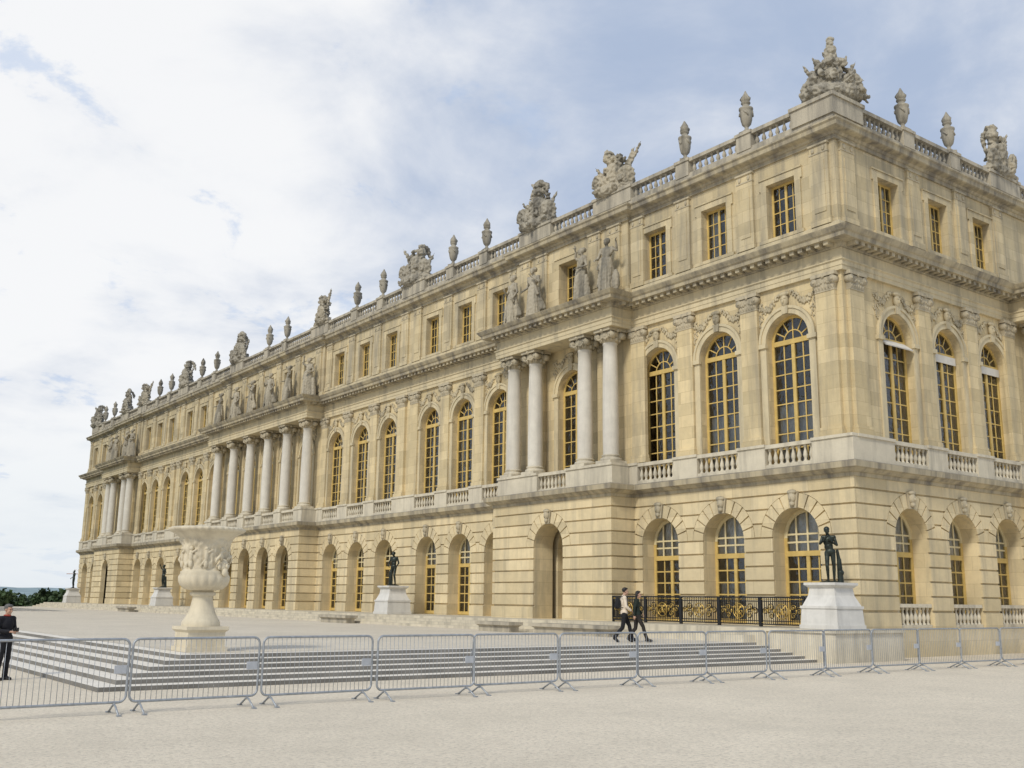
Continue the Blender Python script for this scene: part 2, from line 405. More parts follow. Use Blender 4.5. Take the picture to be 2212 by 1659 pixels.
def trophy_mesh(seed,kind):
    m=MB(); r=random.Random(seed)
    m.ell((0,0,.2),(1.1,.48,.36)); m.cap((0,0,.4),(0,-.05,1.2),.36,.38); m.cap((-.42,0,1.25),(.42,0,1.25),.15,.15)
    m.cap((0,0,1.2),(0,-.02,1.6),.18,.12)
    hx={'A':0,'B':-.35,'C':.0,'D':.3}[kind]; hz={'A':2.35,'B':1.9,'C':1.85,'D':1.75}[kind]
    m.cap((0,0,1.2),(hx,0,hz-.1),.24,.16)
    m.ell((hx,-.03,hz),(.22,.27,.24)); m.ell((hx,-.22,hz-.08),(.12,.1,.12))
    ax=1 if kind in 'AC' else .6
    pl=[(hx+.02,-.25,hz+.16),(hx,-.12,hz+.32),(hx+.05,.12,hz+.36),(hx+.12*ax,.32,hz+.2),(hx+.2*ax,.42,hz-.1),(hx+.25,.42,hz-.35)]
    m.tube(pl,[.07,.12,.13,.12,.1,.05],8)
    if kind=='C':
        m.tube([(hx-.1,-.1,hz+.2),(hx-.3,0,hz+.42),(hx+.1,0,hz+.5),(hx+.45,0,hz+.28),(hx+.5,0,hz-.05)],[.08,.13,.15,.13,.07],8)
    if kind=='A': m.cap((0,0,2.3),(0,0,2.75),.16,.13); m.ell((.04,0,2.9),(.17,.15,.12))
    m.ell((.66,-.25,.66),(.46,.1,.58),(.25,.35,.15)); m.ell((-.66,-.22,.6),(.46,.1,.52),(.2,-.35,-.2)); m.ell((.62,-.35,.66),(.13,.07,.15)); m.ell((-.6,-.32,.6),(.13,.07,.15))
    poles={'A':[(.9,1.75),(-.95,1.6),(.6,2.0),(-.6,1.95)],'B':[(1.15,2.25),(.85,2.05),(-.95,1.5)],'C':[(.85,1.55),(-.85,1.4)],'D':[(-1.0,2.1),(-.7,1.8),(.9,1.4)]}[kind]
    for (px,pz) in poles:
        a=Vector((px*.12,.12,.3)); b=Vector((px,.1,pz)); m.cap(a,b,.045,.038,7); m.cap(b,b+(b-a).normalized()*.22,.06,.012,7)
        for k in range(10):
            t=.5+.46*k/9; p=a.lerp(b,t); q=p+Vector((-px*.2-.1*math.copysign(1,px),.0,-.32-.3*math.sin(k*.9)**2)); m.cap(p,q,.075,.055,6)
    for k in range(56):
        h=r.random()**1.3*1.9 if kind!='A' else r.random()**1.2*2.2
        a=r.uniform(0,2*PI); rad=(1.12-h*.44)*r.uniform(.7,1.08)
        c=(rad*math.cos(a),.45*rad*math.sin(a),.1+h)
        m.ell(c,(r.uniform(.06,.18),r.uniform(.06,.13),r.uniform(.07,.22)),(r.uniform(-1,1),r.uniform(-1,1),r.uniform(0,3)),8,6)
    if kind=='A':
        m.ell((0,0,.35),(1.3,.75,.5)); m.cap((0,0,1.2),(0,0,2.3),.38,.18)
        for k in range(76):
            h=r.random()**1.1*1.7; a=r.uniform(0,2*PI); rad=1.36-h*.55
            m.ell((rad*math.cos(a),.7*rad*math.sin(a),.15+h),(r.uniform(.05,.18),r.uniform(.05,.12),r.uniform(.08,.28)),(r.uniform(-1,1),r.uniform(-1,1),r.uniform(0,3)),8,6)
    return remeshed(m,.024,1,.07,8)
TM={k:trophy_mesh(i+3,k) for i,k in enumerate('ABCD')}
TD={'B':'armour pile with leaning flag','C':'plumed helmet on shields','D':'armour heap with standard'}
kinds=['B','C','D','B','C','D','B','C','D']
for i,u in enumerate(TRO):
    o=link('roof_trophy',TM[kinds[i]],M['dirty'],None,LONG.P(u,-.2,19.69),LONG.rz+[0.3,.25,.3,-.2,.15,0,.1,-.1,.2][i])
    sc=(.93 if kinds[i]=='B' else 1.0)+.02*((i*7)%3); o.scale=(sc*1.1,sc*1.1,sc)
    tag(o,'carved %s on the long roof, %s trophy past the corner one'%(TD[kinds[i]],ORD[i]),'sculpture','carved trophies along the roof')
o=link('roof_trophy',TM['A'],M['dirty'],None,(.92,.6,19.86),R(-40)); o.scale=(.95,.95,.90)
tag(o,'largest carved stone trophy, a pyramid of armour on the near roof corner','sculpture','carved trophies along the roof')
o=link('roof_trophy',TM['B'],M['carved'],None,SIDE.P(11.9,-.2,19.7),0)
tag(o,'pale carved trophy of armour on the short roof edge at the right','sculpture','carved trophies along the roof')

# ------------------------------------------------------------------ figures
def J0():
    return dict(pelvis=(0,0,.96),waist=(0,0,1.11),chest=(0,.01,1.29),neck=(0,.02,1.47),head=(0,-.01,1.635),
      shL=(.175,.02,1.415),shR=(-.175,.02,1.415),elL=(.235,.05,1.13),elR=(-.235,.05,1.13),wrL=(.245,-.03,.89),wrR=(-.245,-.03,.89),
      hipL=(.09,0,.93),hipR=(-.09,0,.93),knL=(.1,-.02,.5),knR=(-.1,-.02,.5),anL=(.1,.03,.085),anR=(-.1,.03,.085),toL=(.125,-.15,.03),toR=(-.125,-.15,.03))
def pose(**k):
    j=J0(); j.update(k); return {a:Vector(b) for a,b in j.items()}
def torso(m,J,f=0.):
    m.ell(J['pelvis'],(.165+f,.118+f,.135+f)); m.ell(J['waist'],(.14+f,.105+f,.15)); m.ell(J['chest'],(.165+f,.12+f,.19+f))
    m.cap(J['shL'],J['shR'],.066+f); m.cap(J['chest']+Vector((0,0,.08)),J['neck'],.09+f,.055+f*.6)
def arms(m,J,f=0.,cut=1.):
    for s in 'LR':
        m.cap(J['sh'+s],J['el'+s],.052+f,.042+f); a=J['el'+s]; b=a.lerp(J['wr'+s],cut); m.cap(a,b,.042+f,.029+f)
def legs(m,J,f=0.,fl=0.):
    for s in 'LR':
        m.cap(J['hip'+s],J['kn'+s],.088+f,.058+f); k=J['kn'+s]; a=J['an'+s]; md=k.lerp(a,.3)+Vector((0,.012,0))
        m.cap(k,md,.056+f,.057+f); m.cap(md,a,.055+f,.036+f+fl)
def feet(m,J,f=0.):
    for s in 'LR':
        a=J['an'+s]; t=J['to'+s]; d=(t-a); d.z=0
        hl=a+Vector((0,0,-.035))-d.normalized()*.03
        m.cap(hl,t,.04+f,.03+f); m.cap(a,t.lerp(hl,.35),.035+f,.036+f); m.ell(t.lerp(hl,.12),(.046+f,.05+f,.028+f))
def head(m,J,yaw=0.,pitch=0.):
    H=J['head']; E=Euler((pitch,0,yaw)).to_matrix()
    def q(v): return H+E@Vector(v)
    m.cap(J['neck']-Vector((0,0,.02)),H+Vector((0,.015,-.05)),.055,.05)
    m.ell(q((0,.012,.025)),(.076,.095,.095),(pitch,0,yaw)); m.ell(q((0,-.02,-.04)),(.06,.072,.08),(pitch,0,yaw)); m.ell(q((0,-.06,-.095)),(.028,.025,.022))
    m.tube([q((0,-.086,.012)),q((0,-.112,-.03))],[.008,.015],8); m.ell(q((0,-.104,-.032)),(.017,.014,.012))
    for s in (-1,1):
        m.ell(q((s*.077,.01,-.005)),(.012,.022,.032),(pitch,0,yaw)); m.ell(q((s*.03,-.083,.025)),(.025,.012,.01)); m.ell(q((s*.04,-.062,-.03)),(.025,.025,.022))
    m.ell(q((0,-.088,-.062)),(.024,.011,.008)); m.ell(q((0,-.087,-.075)),(.02,.011,.008))
    return q
def hand(m,w,d,lat,curl,sc=1.):
    d=Vector(d).normalized(); lat=Vector(lat); lat=(lat-d*lat.dot(d)).normalized(); nrm=d.cross(lat)*curl
    w=Vector(w)
    for k in range(4):
        o=(k-1.5)*.021*sc
        m.cap(w+lat*o*.6+d*.01,w+lat*o+d*.085*sc,.016*sc,.012*sc,8)
        b=w+lat*o+d*.085*sc; ln=[.034,.042,.045,.036][k]*sc
        e=b+(d*.85+nrm*.5)*ln; g=e+(d*.45+nrm*.9)*ln*.8
        m.cap(b,e,.0098*sc,.0092*sc,8); m.cap(e,g,.0092*sc,.0075*sc,8)
    b=w+lat*.028*sc+d*.03*sc; e=b+(lat*.75+d*.6+nrm*.3)*.042*sc; g=e+(lat*.2+d*.9+nrm*.4)*.032*sc
    m.cap(w+d*.02,b,.014*sc,.013*sc,8); m.cap(b,e,.0115*sc,.0105*sc,8); m.cap(e,g,.0105*sc,.008*sc,8)
def nude(J,yaw=0,curl=1,pitch=0):
    m=MB(); torso(m,J); arms(m,J); legs(m,J); feet(m,J); head(m,J,yaw,pitch)
    for s,sg in (('L',1),('R',-1)):
        d=(J['wr'+s]-J['el'+s]); hand(m,J['wr'+s],d,(0,-1,.2) if abs(d.normalized().y)<.8 else (-sg,0,.2),sg*curl)
    return m
# ---- draped stone figures on the porches
def draped(var):
    J=[pose(elR=(-.3,-.08,1.15),wrR=(-.1,-.24,1.2),elL=(.28,.03,1.13),wrL=(.3,-.12,.92)),
       pose(elR=(-.33,-.05,1.5),wrR=(-.22,-.12,1.74),elL=(.29,.02,1.12),wrL=(.14,-.22,1.05),head=(.02,-.03,1.63)),
       pose(elR=(-.3,.04,1.12),wrR=(-.33,-.14,.98),elL=(.3,-.1,1.2),wrL=(.1,-.22,1.38),head=(-.03,-.03,1.63)),
       pose(elR=(-.29,-.02,1.14),wrR=(-.24,-.24,1.05),elL=(.36,-.02,1.3),wrL=(.4,-.14,1.52))][var]
    m=nude(J,[.4,-.4,.5,-.2][var]); r=random.Random(40+var)
    for k in range(16):
        a=2*PI*k/16; x,y=math.cos(a),math.sin(a); f=r.uniform(.8,1.2)
        p0=Vector((x*.15,y*.11,1.08)); p1=Vector((x*.19*f,y*.17*f-.02,.62)); p2=Vector((x*.25*f,y*.22*f,.03))
        m.cap(p0,p1,.04,.045,7); m.cap(p1,p2,.045,.04,7)
    m.cap((0,0,.9),(0,0,.05),.15,.18)
    sg=1 if var%2 else -1
    for k in range(6):
        t=k/5; p=Vector((sg*.2,.0-.02,1.42-.02*k)); q=Vector((-sg*(.16+.02*k),-.1,1.05-.05*k)); m.cap(p,q,.05,.045,7)
    for k in range(5): m.cap((-sg*.22,.0,1.0-.04*k),(-sg*(.28+.02*k),.04+.02*k,.35),.05,.06,7)
    m.ell((0,.05,1.7),(.09,.1,.08)); m.box(-.3,.3,-.28,.28,-.08,.02)
    if var==1: m.cap((.32,.05,.05),(.3,0,.75),.12,.08)
    if var==3: m.ell((.36,-.1,.35),(.12,.12,.35))
    return remeshed(m,.018,1,.016,14)
DM=[draped(i) for i in range(4)]
dn=['arm across chest','one arm raised','hand at chin','arm bent outward']
spots=[('near porch',endc),('central porch',cenc),('far porch',[L-x for x in reversed(endc)])]
cnt=0
for nm,us in spots:
    for i,u in enumerate(us):
        v=[3,1,2,0,1,3,0,2,0,3,1,2,3,0][cnt]; cnt+=1
        o=link('draped_statue',DM[v],M['carved'],None,LONG.P(u,.9,14.62),LONG.rz+[.3,-.3,.2,-.2,.1,-.15][i%6]); o.scale=(1.48,1.48,1.46)
        tag(o,'draped stone statue, %s, above the %s, %s from the right'%(dn[v],nm,ORD[i]),'statue','statues above the column porches')

# ---- bronze figures on marble pedestals
def pedestal_mesh():
    m=MB(); m.box(-.72,.72,-.72,.72,0,.12)
    m.frustum(0,0,.69,.69,.12,.66,.66,.62); m.box(-.69,.69,-.69,.69,.62,.70)
    m.frustum(0,0,.64,.64,.70,.50,.50,1.02); m.frustum(0,0,.50,.50,1.02,.47,.47,1.26); m.frustum(0,0,.49,.49,1.26,.58,.58,1.34); m.box(-.59,.59,-.59,.59,1.34,1.42)
    return m.mesh('statue_pedestal')
PM=pedestal_mesh()
BP=[(-1.5,.0,'nude bronze figure leaning by a trunk on the pedestal at the near corner',0),(-2.0,26.5,'dark bronze figure with bent head on the pedestal by the near middle windows',1),(-2.0,62.6,'small dark bronze figure seen behind the white vase',2),(-2.0,89.8,'farthest bronze figure at the far end of the palace front',3)]
def bronze(v):
    J=[pose(pelvis=(.04,0,.95),chest=(-.01,.01,1.29),elR=(-.26,-.07,1.21),wrR=(-.08,-.22,1.36),elL=(.25,-.04,1.17),wrL=(.08,-.22,1.27),head=(-.04,-.06,1.62),hipL=(.11,0,.93),hipR=(-.06,0,.92),knL=(.13,-.02,.5),anL=(.12,.04,.085),toL=(.14,-.14,.03),knR=(-.07,-.13,.5),anR=(-.06,.02,.09),toR=(-.11,-.13,.03)),
       pose(elR=(-.26,-.05,1.12),wrR=(-.16,-.22,.98),elL=(.27,.03,1.14),wrL=(.24,-.14,.95),head=(0,-.07,1.6),knL=(.12,-.12,.5)),
       pose(elR=(-.36,0,1.45),wrR=(-.34,-.12,1.68),elL=(.27,.04,1.13),wrL=(.28,-.1,.92)),
       pose(elR=(-.27,.05,1.14),wrR=(-.26,-.14,.97),elL=(.36,-.05,1.32),wrL=(.3,-.2,1.5))][v]
    m=nude(J,[.5,.3,-.4,.3][v]); m.ell((0,0,.0),(.34,.3,.05)); m.ell(J['head']+Vector((0,.03,.05)),(.095,.105,.09))
    if v==0:
        m.cap((.31,.10,0),(.29,.10,.7),.10,.075); m.cap((.29,.10,.65),(.25,.06,1.0),.07,.045); m.ell((.32,.10,.3),(.11,.10,.1))
    if v==1: m.cap((-.24,.12,0),(-.22,.06,.7),.1,.08)
    if v==2: m.cap((.25,.1,0),(.24,.06,.8),.1,.08)
    return remeshed(m,.012,1,.003,20)
for (x,y,lb,v) in BP:
    o=link('marble_pedestal',PM,M['marble'],None,(x,y,PZ+.004),0)
    tag(o,'white marble pedestal under the '+['bronze figure at the near corner','bronze figure by the near middle windows','bronze figure behind the vase','farthest bronze figure'][v],'pedestal','marble statue pedestals')
    o=link('bronze_statue',bronze(v),M['bronze'],None,(x,y,PZ+1.44),LONG.rz+[.6,.5,.2,.2][v])
    tag(o,lb,'statue','bronze figures along the terrace')

# ------------------------------------------------------------------ people
def person(J,yaw,loc,rz,scale,mats,hair,label,pitch=0,curl=1,slim=1.):
    m=MB(); torso(m,J,-.004); arms(m,J); legs(m,J,-.006); feet(m,J,-.004); q=head(m,J,yaw,pitch)
    for s,sg in (('L',1),('R',-1)):
        d=(J['wr'+s]-J['el'+s]); hand(m,J['wr'+s],d,(0,-1,.2) if abs(d.normalized().y)<.7 else (-sg,0,.3),sg*curl)
    o=link('person',remeshed(m,.0085,1),M['skin'],None,loc,rz); o.scale=(scale*slim,scale*slim,scale)
    tag(o,label,'person')
    t=MB(); torso(t,J,.015); arms(t,J,.013,.95)
    t.ell(J['pelvis']+Vector((0,0,.03)),(.183,.138,.13)); link('top',remeshed(t,.013,2,.006,16),M[mats[0]],o)
    t=MB(); t.ell(J['pelvis']-Vector((0,0,.03)),(.174,.13,.125)); legs(t,J,.013,.018); link('trousers',remeshed(t,.013,2,.005,16),M[mats[1]],o)
    t=MB(); feet(t,J,.013); link('shoes',remeshed(t,.012,1),M['shoe'],o)
    t=MB(); H=J['head']; E=Euler((pitch,0,yaw)).to_matrix()
    t.ell(H+E@Vector((0,.03,.048)),(.086,.095,.09),(pitch,0,yaw)); t.ell(H+E@Vector((0,-.03,.095)),(.07,.06,.035),(pitch,0,yaw))
    if hair[1]: 
        for k in range(7): t.cap(H+E@Vector((-.06+.02*k,.075,.0)),H+E@Vector((-.085+.028*k,.125,-.33-.02*(k%2))),.042,.028,7)
    for s in (-1,1): t.ell(H+E@Vector((s*.068,.02,.01)),(.018,.04,.045),(pitch,0,yaw))
    link('hair',remeshed(t,.012,1,.006,30),M[hair[0]],o)
    t=MB()
    for s in (-1,1): t.ell(q((s*.03,-.083,.008)),(.011,.007,.007),None,8,6)
    link('eyes',t.mesh('eyes'),M['hairb'],o)
    return o
# walking: local -Y is forward
Jm=pose(hipL=(.09,-.01,.9),knL=(.095,-.2,.53),anL=(.095,-.31,.12),toL=(.1,-.5,.07),hipR=(-.09,.01,.9),knR=(-.09,.08,.47),anR=(-.09,.36,.17),toR=(-.1,.24,.025),pelvis=(0,0,.93),
   elL=(.24,.12,1.15),wrL=(.2,-.1,1.08),elR=(-.24,-.02,1.14),wrR=(-.2,-.2,1.02),head=(0,-.05,1.63))
Jw=pose(hipL=(.085,.01,.9),knL=(.09,.06,.47),anL=(.09,.33,.16),toL=(.1,.2,.025),hipR=(-.085,-.01,.9),knR=(-.09,-.22,.54),anR=(-.09,-.36,.12),toR=(-.1,-.54,.07),pelvis=(0,0,.93),
   elL=(.22,-.02,1.14),wrL=(.2,-.2,.98),elR=(-.22,.12,1.15),wrR=(-.22,.12,.91),head=(0,-.06,1.62))
face=math.atan2(-.596,.803)+PI/2   # -Y forward turned to the picture's right
mp=(-7.42,3.2,TZ+.004); wp=(-7.13,2.94,TZ+.004)
person(Jm,0,mp,face+.1,.93,('shirt','trblk'),('hairb',False),'person in a cream shirt and black trousers striding right with a backpack',slim=.93)
person(Jw,0,wp,face-.05,.88,('jackg','trbrn'),('hairb',True),'person with long black hair in a dark jacket walking beside the cream shirt',slim=.9)
t=MB(); t.ell((0,.24,1.25),(.13,.09,.2)); t.box(-.11,.11,.15,.27,1.1,1.36); t.ell((0,.30,1.17),(.10,.045,.10))
for s in (-1,1): t.tube([(s*.11,.17,1.42),(s*.12,.05,1.495),(s*.125,-.085,1.43),(s*.13,-.125,1.3),(s*.14,-.06,1.15),(s*.12,.15,1.1)],.014,7)
o=link('backpack',remeshed(t,.012,2),M['trblk'],None,mp,face+.1); o.scale=(.865,.865,.93); tag(o,'black backpack worn by the person in the cream shirt','backpack')
Jo=pose(elL=(.26,.02,1.15),wrL=(.1,-.24,1.16),elR=(-.26,.02,1.15),wrR=(-.1,-.24,1.13),anL=(.12,.03,.085),anR=(-.12,.03,.085))
op=(-24.75,3.15,0); oz=face-.45
po=person(Jo,.15,op,oz,.86,('navy','trblk'),('hairg',False),'person with short dark grey hair in dark clothes standing at the left edge',pitch=.1)
t=MB(); t.tube([(.07*math.cos(2*PI*i/16),.015+.062*math.sin(2*PI*i/16)-.0,1.50) for i in range(16)],.02,8,True); link('collar',t.mesh('collar'),M['red'],po)
t=MB(); t.box(-.065,.065,-.36,-.33,1.14,1.22); t.ell((0,-.37,1.18),(.028,.03,.028))
o=link('camera',t.mesh('camera'),M['shoe'],None,op,oz); o.scale=(.86,)*3; tag(o,'small black camera held by the person at the left edge','camera')

# ------------------------------------------------------------------ setting: ground, terrace, steps, hills
YB=64.; XB=-8.4; YEND=98.
def ground():
    xs=[-4000,-1500,-600,-300,-150,-90,-60,-45,-35,-25,-15,-10.5,-8.6,-5,5,15,30,60,120,300,600,1500,4000]
    ys=[-600,-200,-100,-60,-40,-30,-20,-10,0,20,40,55,62,65,66,67,68.5,70,72,75,80,90,100,104,106,109,112,116,120,126,150,200,300,600,1500,4000]
    m=MB(); vs=[]
    def zz(x,y):
        yb=65 if x<-9 else 104
        t=max(0,min(1,(y-yb)/9)); t=t*t*(3-2*t); return -8.5*t
    for y in ys:
        for x in xs: vs.append((x,y,zz(x,y)))
    nx=len(xs); fs=[]
    for j in range(len(ys)-1):
        for i in range(nx-1):
            fs.append((j*nx+i,j*nx+i+1,(j+1)*nx+i+1,(j+1)*nx+i))
    m.add(vs,fs,True); structure(m.build('ground',M['ground']))
ground()
TX=-21.6; TY=1.7; ST=6; TR=.45
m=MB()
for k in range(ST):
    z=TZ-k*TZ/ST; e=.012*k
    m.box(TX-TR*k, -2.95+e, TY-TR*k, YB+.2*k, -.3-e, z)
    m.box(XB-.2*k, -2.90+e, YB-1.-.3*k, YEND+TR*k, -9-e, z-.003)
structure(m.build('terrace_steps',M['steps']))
z=TZ+.004
m=MB(); m.add([(TX+.42,TY+.42,z),(0.2,TY+.42,z),(0.2,YEND-.4,z),(XB+.3,YEND-.4,z),(XB+.3,YB-.4,z),(TX+.42,YB-.4,z)],[(0,1,4,5),(1,2,3,4)])
structure(m.build('terrace',M['terr']))
m=MB()
PX=-3.15
m.box(PX,.3,1.3,96.4,-.2,PZ)
for k in range(1,4): m.box(PX-.34*k,.2,10.9,96.4+.02*k,-.2-.01*k,PZ-.1125*k)
m.box(-3.08,.35,-1.25,1.5,-.31,PZ-.09); m.box(-3.14,.36,-1.31,1.48,PZ-.09,PZ+.003)
m.box(PX-.55,-3.0,1.75,10.85,-.25,PZ-.22)
structure(m.build('platform',M['pale']))
def hills():
    m=MB(); n=160; vs=[]
    for i in range(n):
        a=R(-40+75*i/(n-1)); q=i*.44
        for (d,hh) in ((1300,-9),(1450,6+9*noise.noise(Vector((q*.2,2,0)))+4*noise.noise(Vector((q*.9,5,0)))+1.5*noise.noise(Vector((q*3,5,0)))),(2000,15+7*noise.noise(Vector((q*.13,9,0)))+3*noise.noise(Vector((q*.8,1,0)))+1.2*noise.noise(Vector((q*3,7,0)))),(3200,-9)):
            vs.append((CAM.x+d*math.sin(a),CAM.y+d*math.cos(a),hh))
    fs=[]
    for i in range(n-1):
        for k in range(3): fs.append((i*4+k,i*4+4+k,i*4+5+k,i*4+1+k))
    m.add(vs,fs,False); structure(m.build('hills',M['hill']))
hills()

# ------------------------------------------------------------------ palace
palace=tag(empty('palace'),'long honey coloured stone palace with tall arched yellow windows, column porches and roof balustrade','palace')

def wall_row(m,fr,u0,u1,bays,z0,z1,n,wd,zb,zs,arch,depth):
    ed=[u0]+[(a+b)/2 for a,b in zip(bays[:-1],bays[1:])]+[u1]
    for i,c in enumerate(bays):
        a,b=ed[i],ed[i+1]
        if arch: arc=[(c-wd*math.cos(PI*k/18),zs+wd*math.sin(PI*k/18)) for k in range(19)]
        else: arc=[(c-wd,zs),(c+wd,zs)]
        if zb>z0+.001: m.fquad(fr,(a,n,z0),(b,n,z0),(b,n,zb),(a,n,zb))
        m.fquad(fr,(a,n,zb),(c-wd,n,zb),(c-wd,n,zs),(a,n,zs)); m.fquad(fr,(c+wd,n,zb),(b,n,zb),(b,n,zs),(c+wd,n,zs))
        m.fquad(fr,(a,n,zs),(c-wd,n,zs),(c-wd,n,z1),(a,n,z1)); m.fquad(fr,(c+wd,n,zs),(b,n,zs),(b,n,z1),(c+wd,n,z1))
        for p,q in zip(arc[:-1],arc[1:]): m.fquad(fr,(p[0],n,p[1]),(q[0],n,q[1]),(q[0],n,z1),(p[0],n,z1))
        ol=[(c-wd,zb)]+arc+[(c+wd,zb)]
        for p,q in zip(ol[:-1],ol[1:]): m.fquad(fr,(p[0],n,p[1]),(q[0],n,q[1]),(q[0],n-depth,q[1]),(p[0],n-depth,p[1]))
        m.fquad(fr,(c-wd,n,zb),(c+wd,n,zb),(c+wd,n-depth,zb),(c-wd,n-depth,zb))

CP=.075
def courses(m,fr,u0,u1,bays,n,wd,zs,z0=1.5):
    zl=[z0+.5*i for i in range(9)]+[5.93]
    Rr=wd+.5; g=.032
    def hw(z): 
        if z<zs: return wd+.004
        d=z-zs
        return math.sqrt(max(0,(Rr+.02)**2-d*d))
    for a,b in zip(zl[:-1],zl[1:]):
        lv=[a+g+(b-a-2*g)*k/4 for k in range(5)]
        bb=[c for c in bays if hw(a+g)>0.0]
        edges=[None]+bb+[None]
        for i in range(len(bb)+1):
            lc,rc=edges[i],edges[i+1]
            lev=[]
            for z in lv:
                l=u0 if lc is None else lc+hw(z); r=u1 if rc is None else rc-hw(z)
                if r<l: r=l=(l+r)/2
                lev.append((z,l,r))
            if max(r-l for z,l,r in lev)>.01: m.fstrip(fr,lev,n-.01,n+CP)
    for c in bays:
        K=11
        for k in range(K):
            if k==K//2: continue
            a0=PI*k/K+.020; a1=PI*(k+1)/K-.020
            m.fring(fr,c,zs,wd+.003,Rr,a0,a1,3,n-.01,n+CP+.006)
GW,GZS=1.0,4.0
UW,UZB,UZS=.95,6.45,11.05
AW,AZB,AZT=.65,15.0,17.15
in_port=lambda c: any(a<c<b for a,b in PORT)
segs=[]; cur=0.
for a,b in PORT: segs.append((cur,a,0)); segs.append((a,b,1)); cur=b
segs.append((cur,L,0))

gw=MB(); gc=MB(); uw=MB(); aw=MB()
for (a,b,pr) in segs:
    bs=[c for c in BAYS if a<c<b]
    n=PN if pr else 0
    wall_row(gw,LONG,a,b,bs,-.1,6.0,n,GW,PZ+.002,GZS,True,(1.0 if a<20 else .32) if pr else .7)
    if pr: wall_row(gw,LONG,a,b,bs,-.1,6.0,0,GW,PZ+.004,GZS,True,.7)
    courses(gc,LONG,a-(CP if (pr or a==0) else 0),b+(CP if pr else 0),bs,n,GW,GZS)
    gc.fbox(LONG,a-(.1 if (pr or a==0) else 0),bs[0]-GW-.004,n-.01,n+.1,PZ,1.45)
    for c,d in zip(bs[:-1],bs[1:]): gc.fbox(LONG,c+GW+.004,d-GW-.004,n-.01,n+.1,PZ,1.45)
    gc.fbox(LONG,bs[-1]+GW+.004,b+(.1 if pr else 0),n-.01,n+.1,PZ,1.45)
    if pr:
        for (e,sg) in ((a,-1),(b,1)):
            gw.fquad(LONG,(e,0,-.1),(e,n,-.1),(e,n,6),(e,0,6))
            zl=[1.5+.5*i for i in range(9)]+[5.93]
            for z0,z1 in zip(zl[:-1],zl[1:]): gc.fbox(LONG,min(e,e+sg*CP),max(e,e+sg*CP),0.0,n-.011,z0+.032,z1-.032)
            gc.fbox(LONG,min(e,e+sg*.1),max(e,e+sg*.1),0.0,n-.011,PZ,1.45)
    an=.2 if pr else 0
    wall_row(uw,LONG,a,b,bs,6.3,13.2,0,UW,UZB,UZS,True,.4)
    wall_row(aw,LONG,a,b,bs,14.4,18.1,an,AW,AZB,AZT,False,.4+an)
    if pr:
        for e in (a,b): aw.fquad(LONG,(e,0,14.4),(e,an,14.4),(e,an,18.1),(e,0,18.1))
wall_row(gw,SIDE,0,SPORT[0],SB,-.1,6.0,0,GW,PZ+.002,GZS,True,.7); courses(gc,SIDE,0,SPORT[0],SB,0,GW,GZS)
wall_row(gw,SIDE,SPORT[0],SPORT[1],SPB,-.1,6.0,PN,GW,PZ+.002,GZS,True,.7+PN); courses(gc,SIDE,SPORT[0]-CP,SPORT[1],SPB,PN,GW,GZS)
gw.fquad(SIDE,(SPORT[0],0,-.1),(SPORT[0],PN,-.1),(SPORT[0],PN,6),(SPORT[0],0,6))
zl=[1.5+.5*i for i in range(9)]+[5.93]
for z0,z1 in zip(zl[:-1],zl[1:]): gc.fbox(SIDE,SPORT[0]-CP,SPORT[0],CP+.01,PN-.011,z0+.032,z1-.032)
e0=.0
for c in SB: gc.fbox(SIDE,e0,c-GW-.004,-.01,.1,PZ,1.45); e0=c+GW+.004
gc.fbox(SIDE,e0,SPORT[0],-.01,.1,PZ,1.45)
gc.fbox(SIDE,.37,SPORT[0]+.02,-.01,.16,-.2,PZ-.004); gc.fbox(SIDE,SPORT[0]-.16,SPORT[1],PN-.01,PN+.16,-.2,PZ-.006)
gc.fbox(SIDE,SPORT[0]-.15,SPORT[0]+.01,.15,PN,-.2,PZ-.008)
wall_row(uw,SIDE,0,SPORT[1],SB+SPB,6.3,13.2,0,UW,UZB,UZS,True,.4)
wall_row(aw,SIDE,0,SPORT[1],SB+SPB,14.4,18.1,0,AW,AZB,AZT,False,.4)
for mm,z0,z1 in ((gw,-.1,6.0),(uw,6.3,13.2),(aw,14.4,18.1)):
    mm.add([(0,L,z0),(20,L,z0),(20,L,z1),(0,L,z1)],[(0,1,2,3)])
gw.build('ground_storey_wall',M['rust'],palace); gc.build('rusticated_courses',M['rust'],palace)
uw.build('upper_storey_wall',M['wall'],palace); aw.build('attic_wall',M['attic'],palace)
m=MB(); m.box(1.5,20,1.5,L-.3,-.2,18.2); m.build('dark_core',M['int'],palace)  # solid dark block added behind the windows to stop light, in place of rooms
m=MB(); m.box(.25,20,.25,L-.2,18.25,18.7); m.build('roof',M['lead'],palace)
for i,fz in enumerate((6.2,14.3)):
    m=MB(); m.add([(.45,.45,fz),(20,.45,fz),(20,1.45,fz),(1.45,1.45,fz),(1.45,L-.4,fz),(.45,L-.4,fz)],[(0,1,2,3),(0,3,4,5)]); m.build('inner_floor',M['int'],palace)

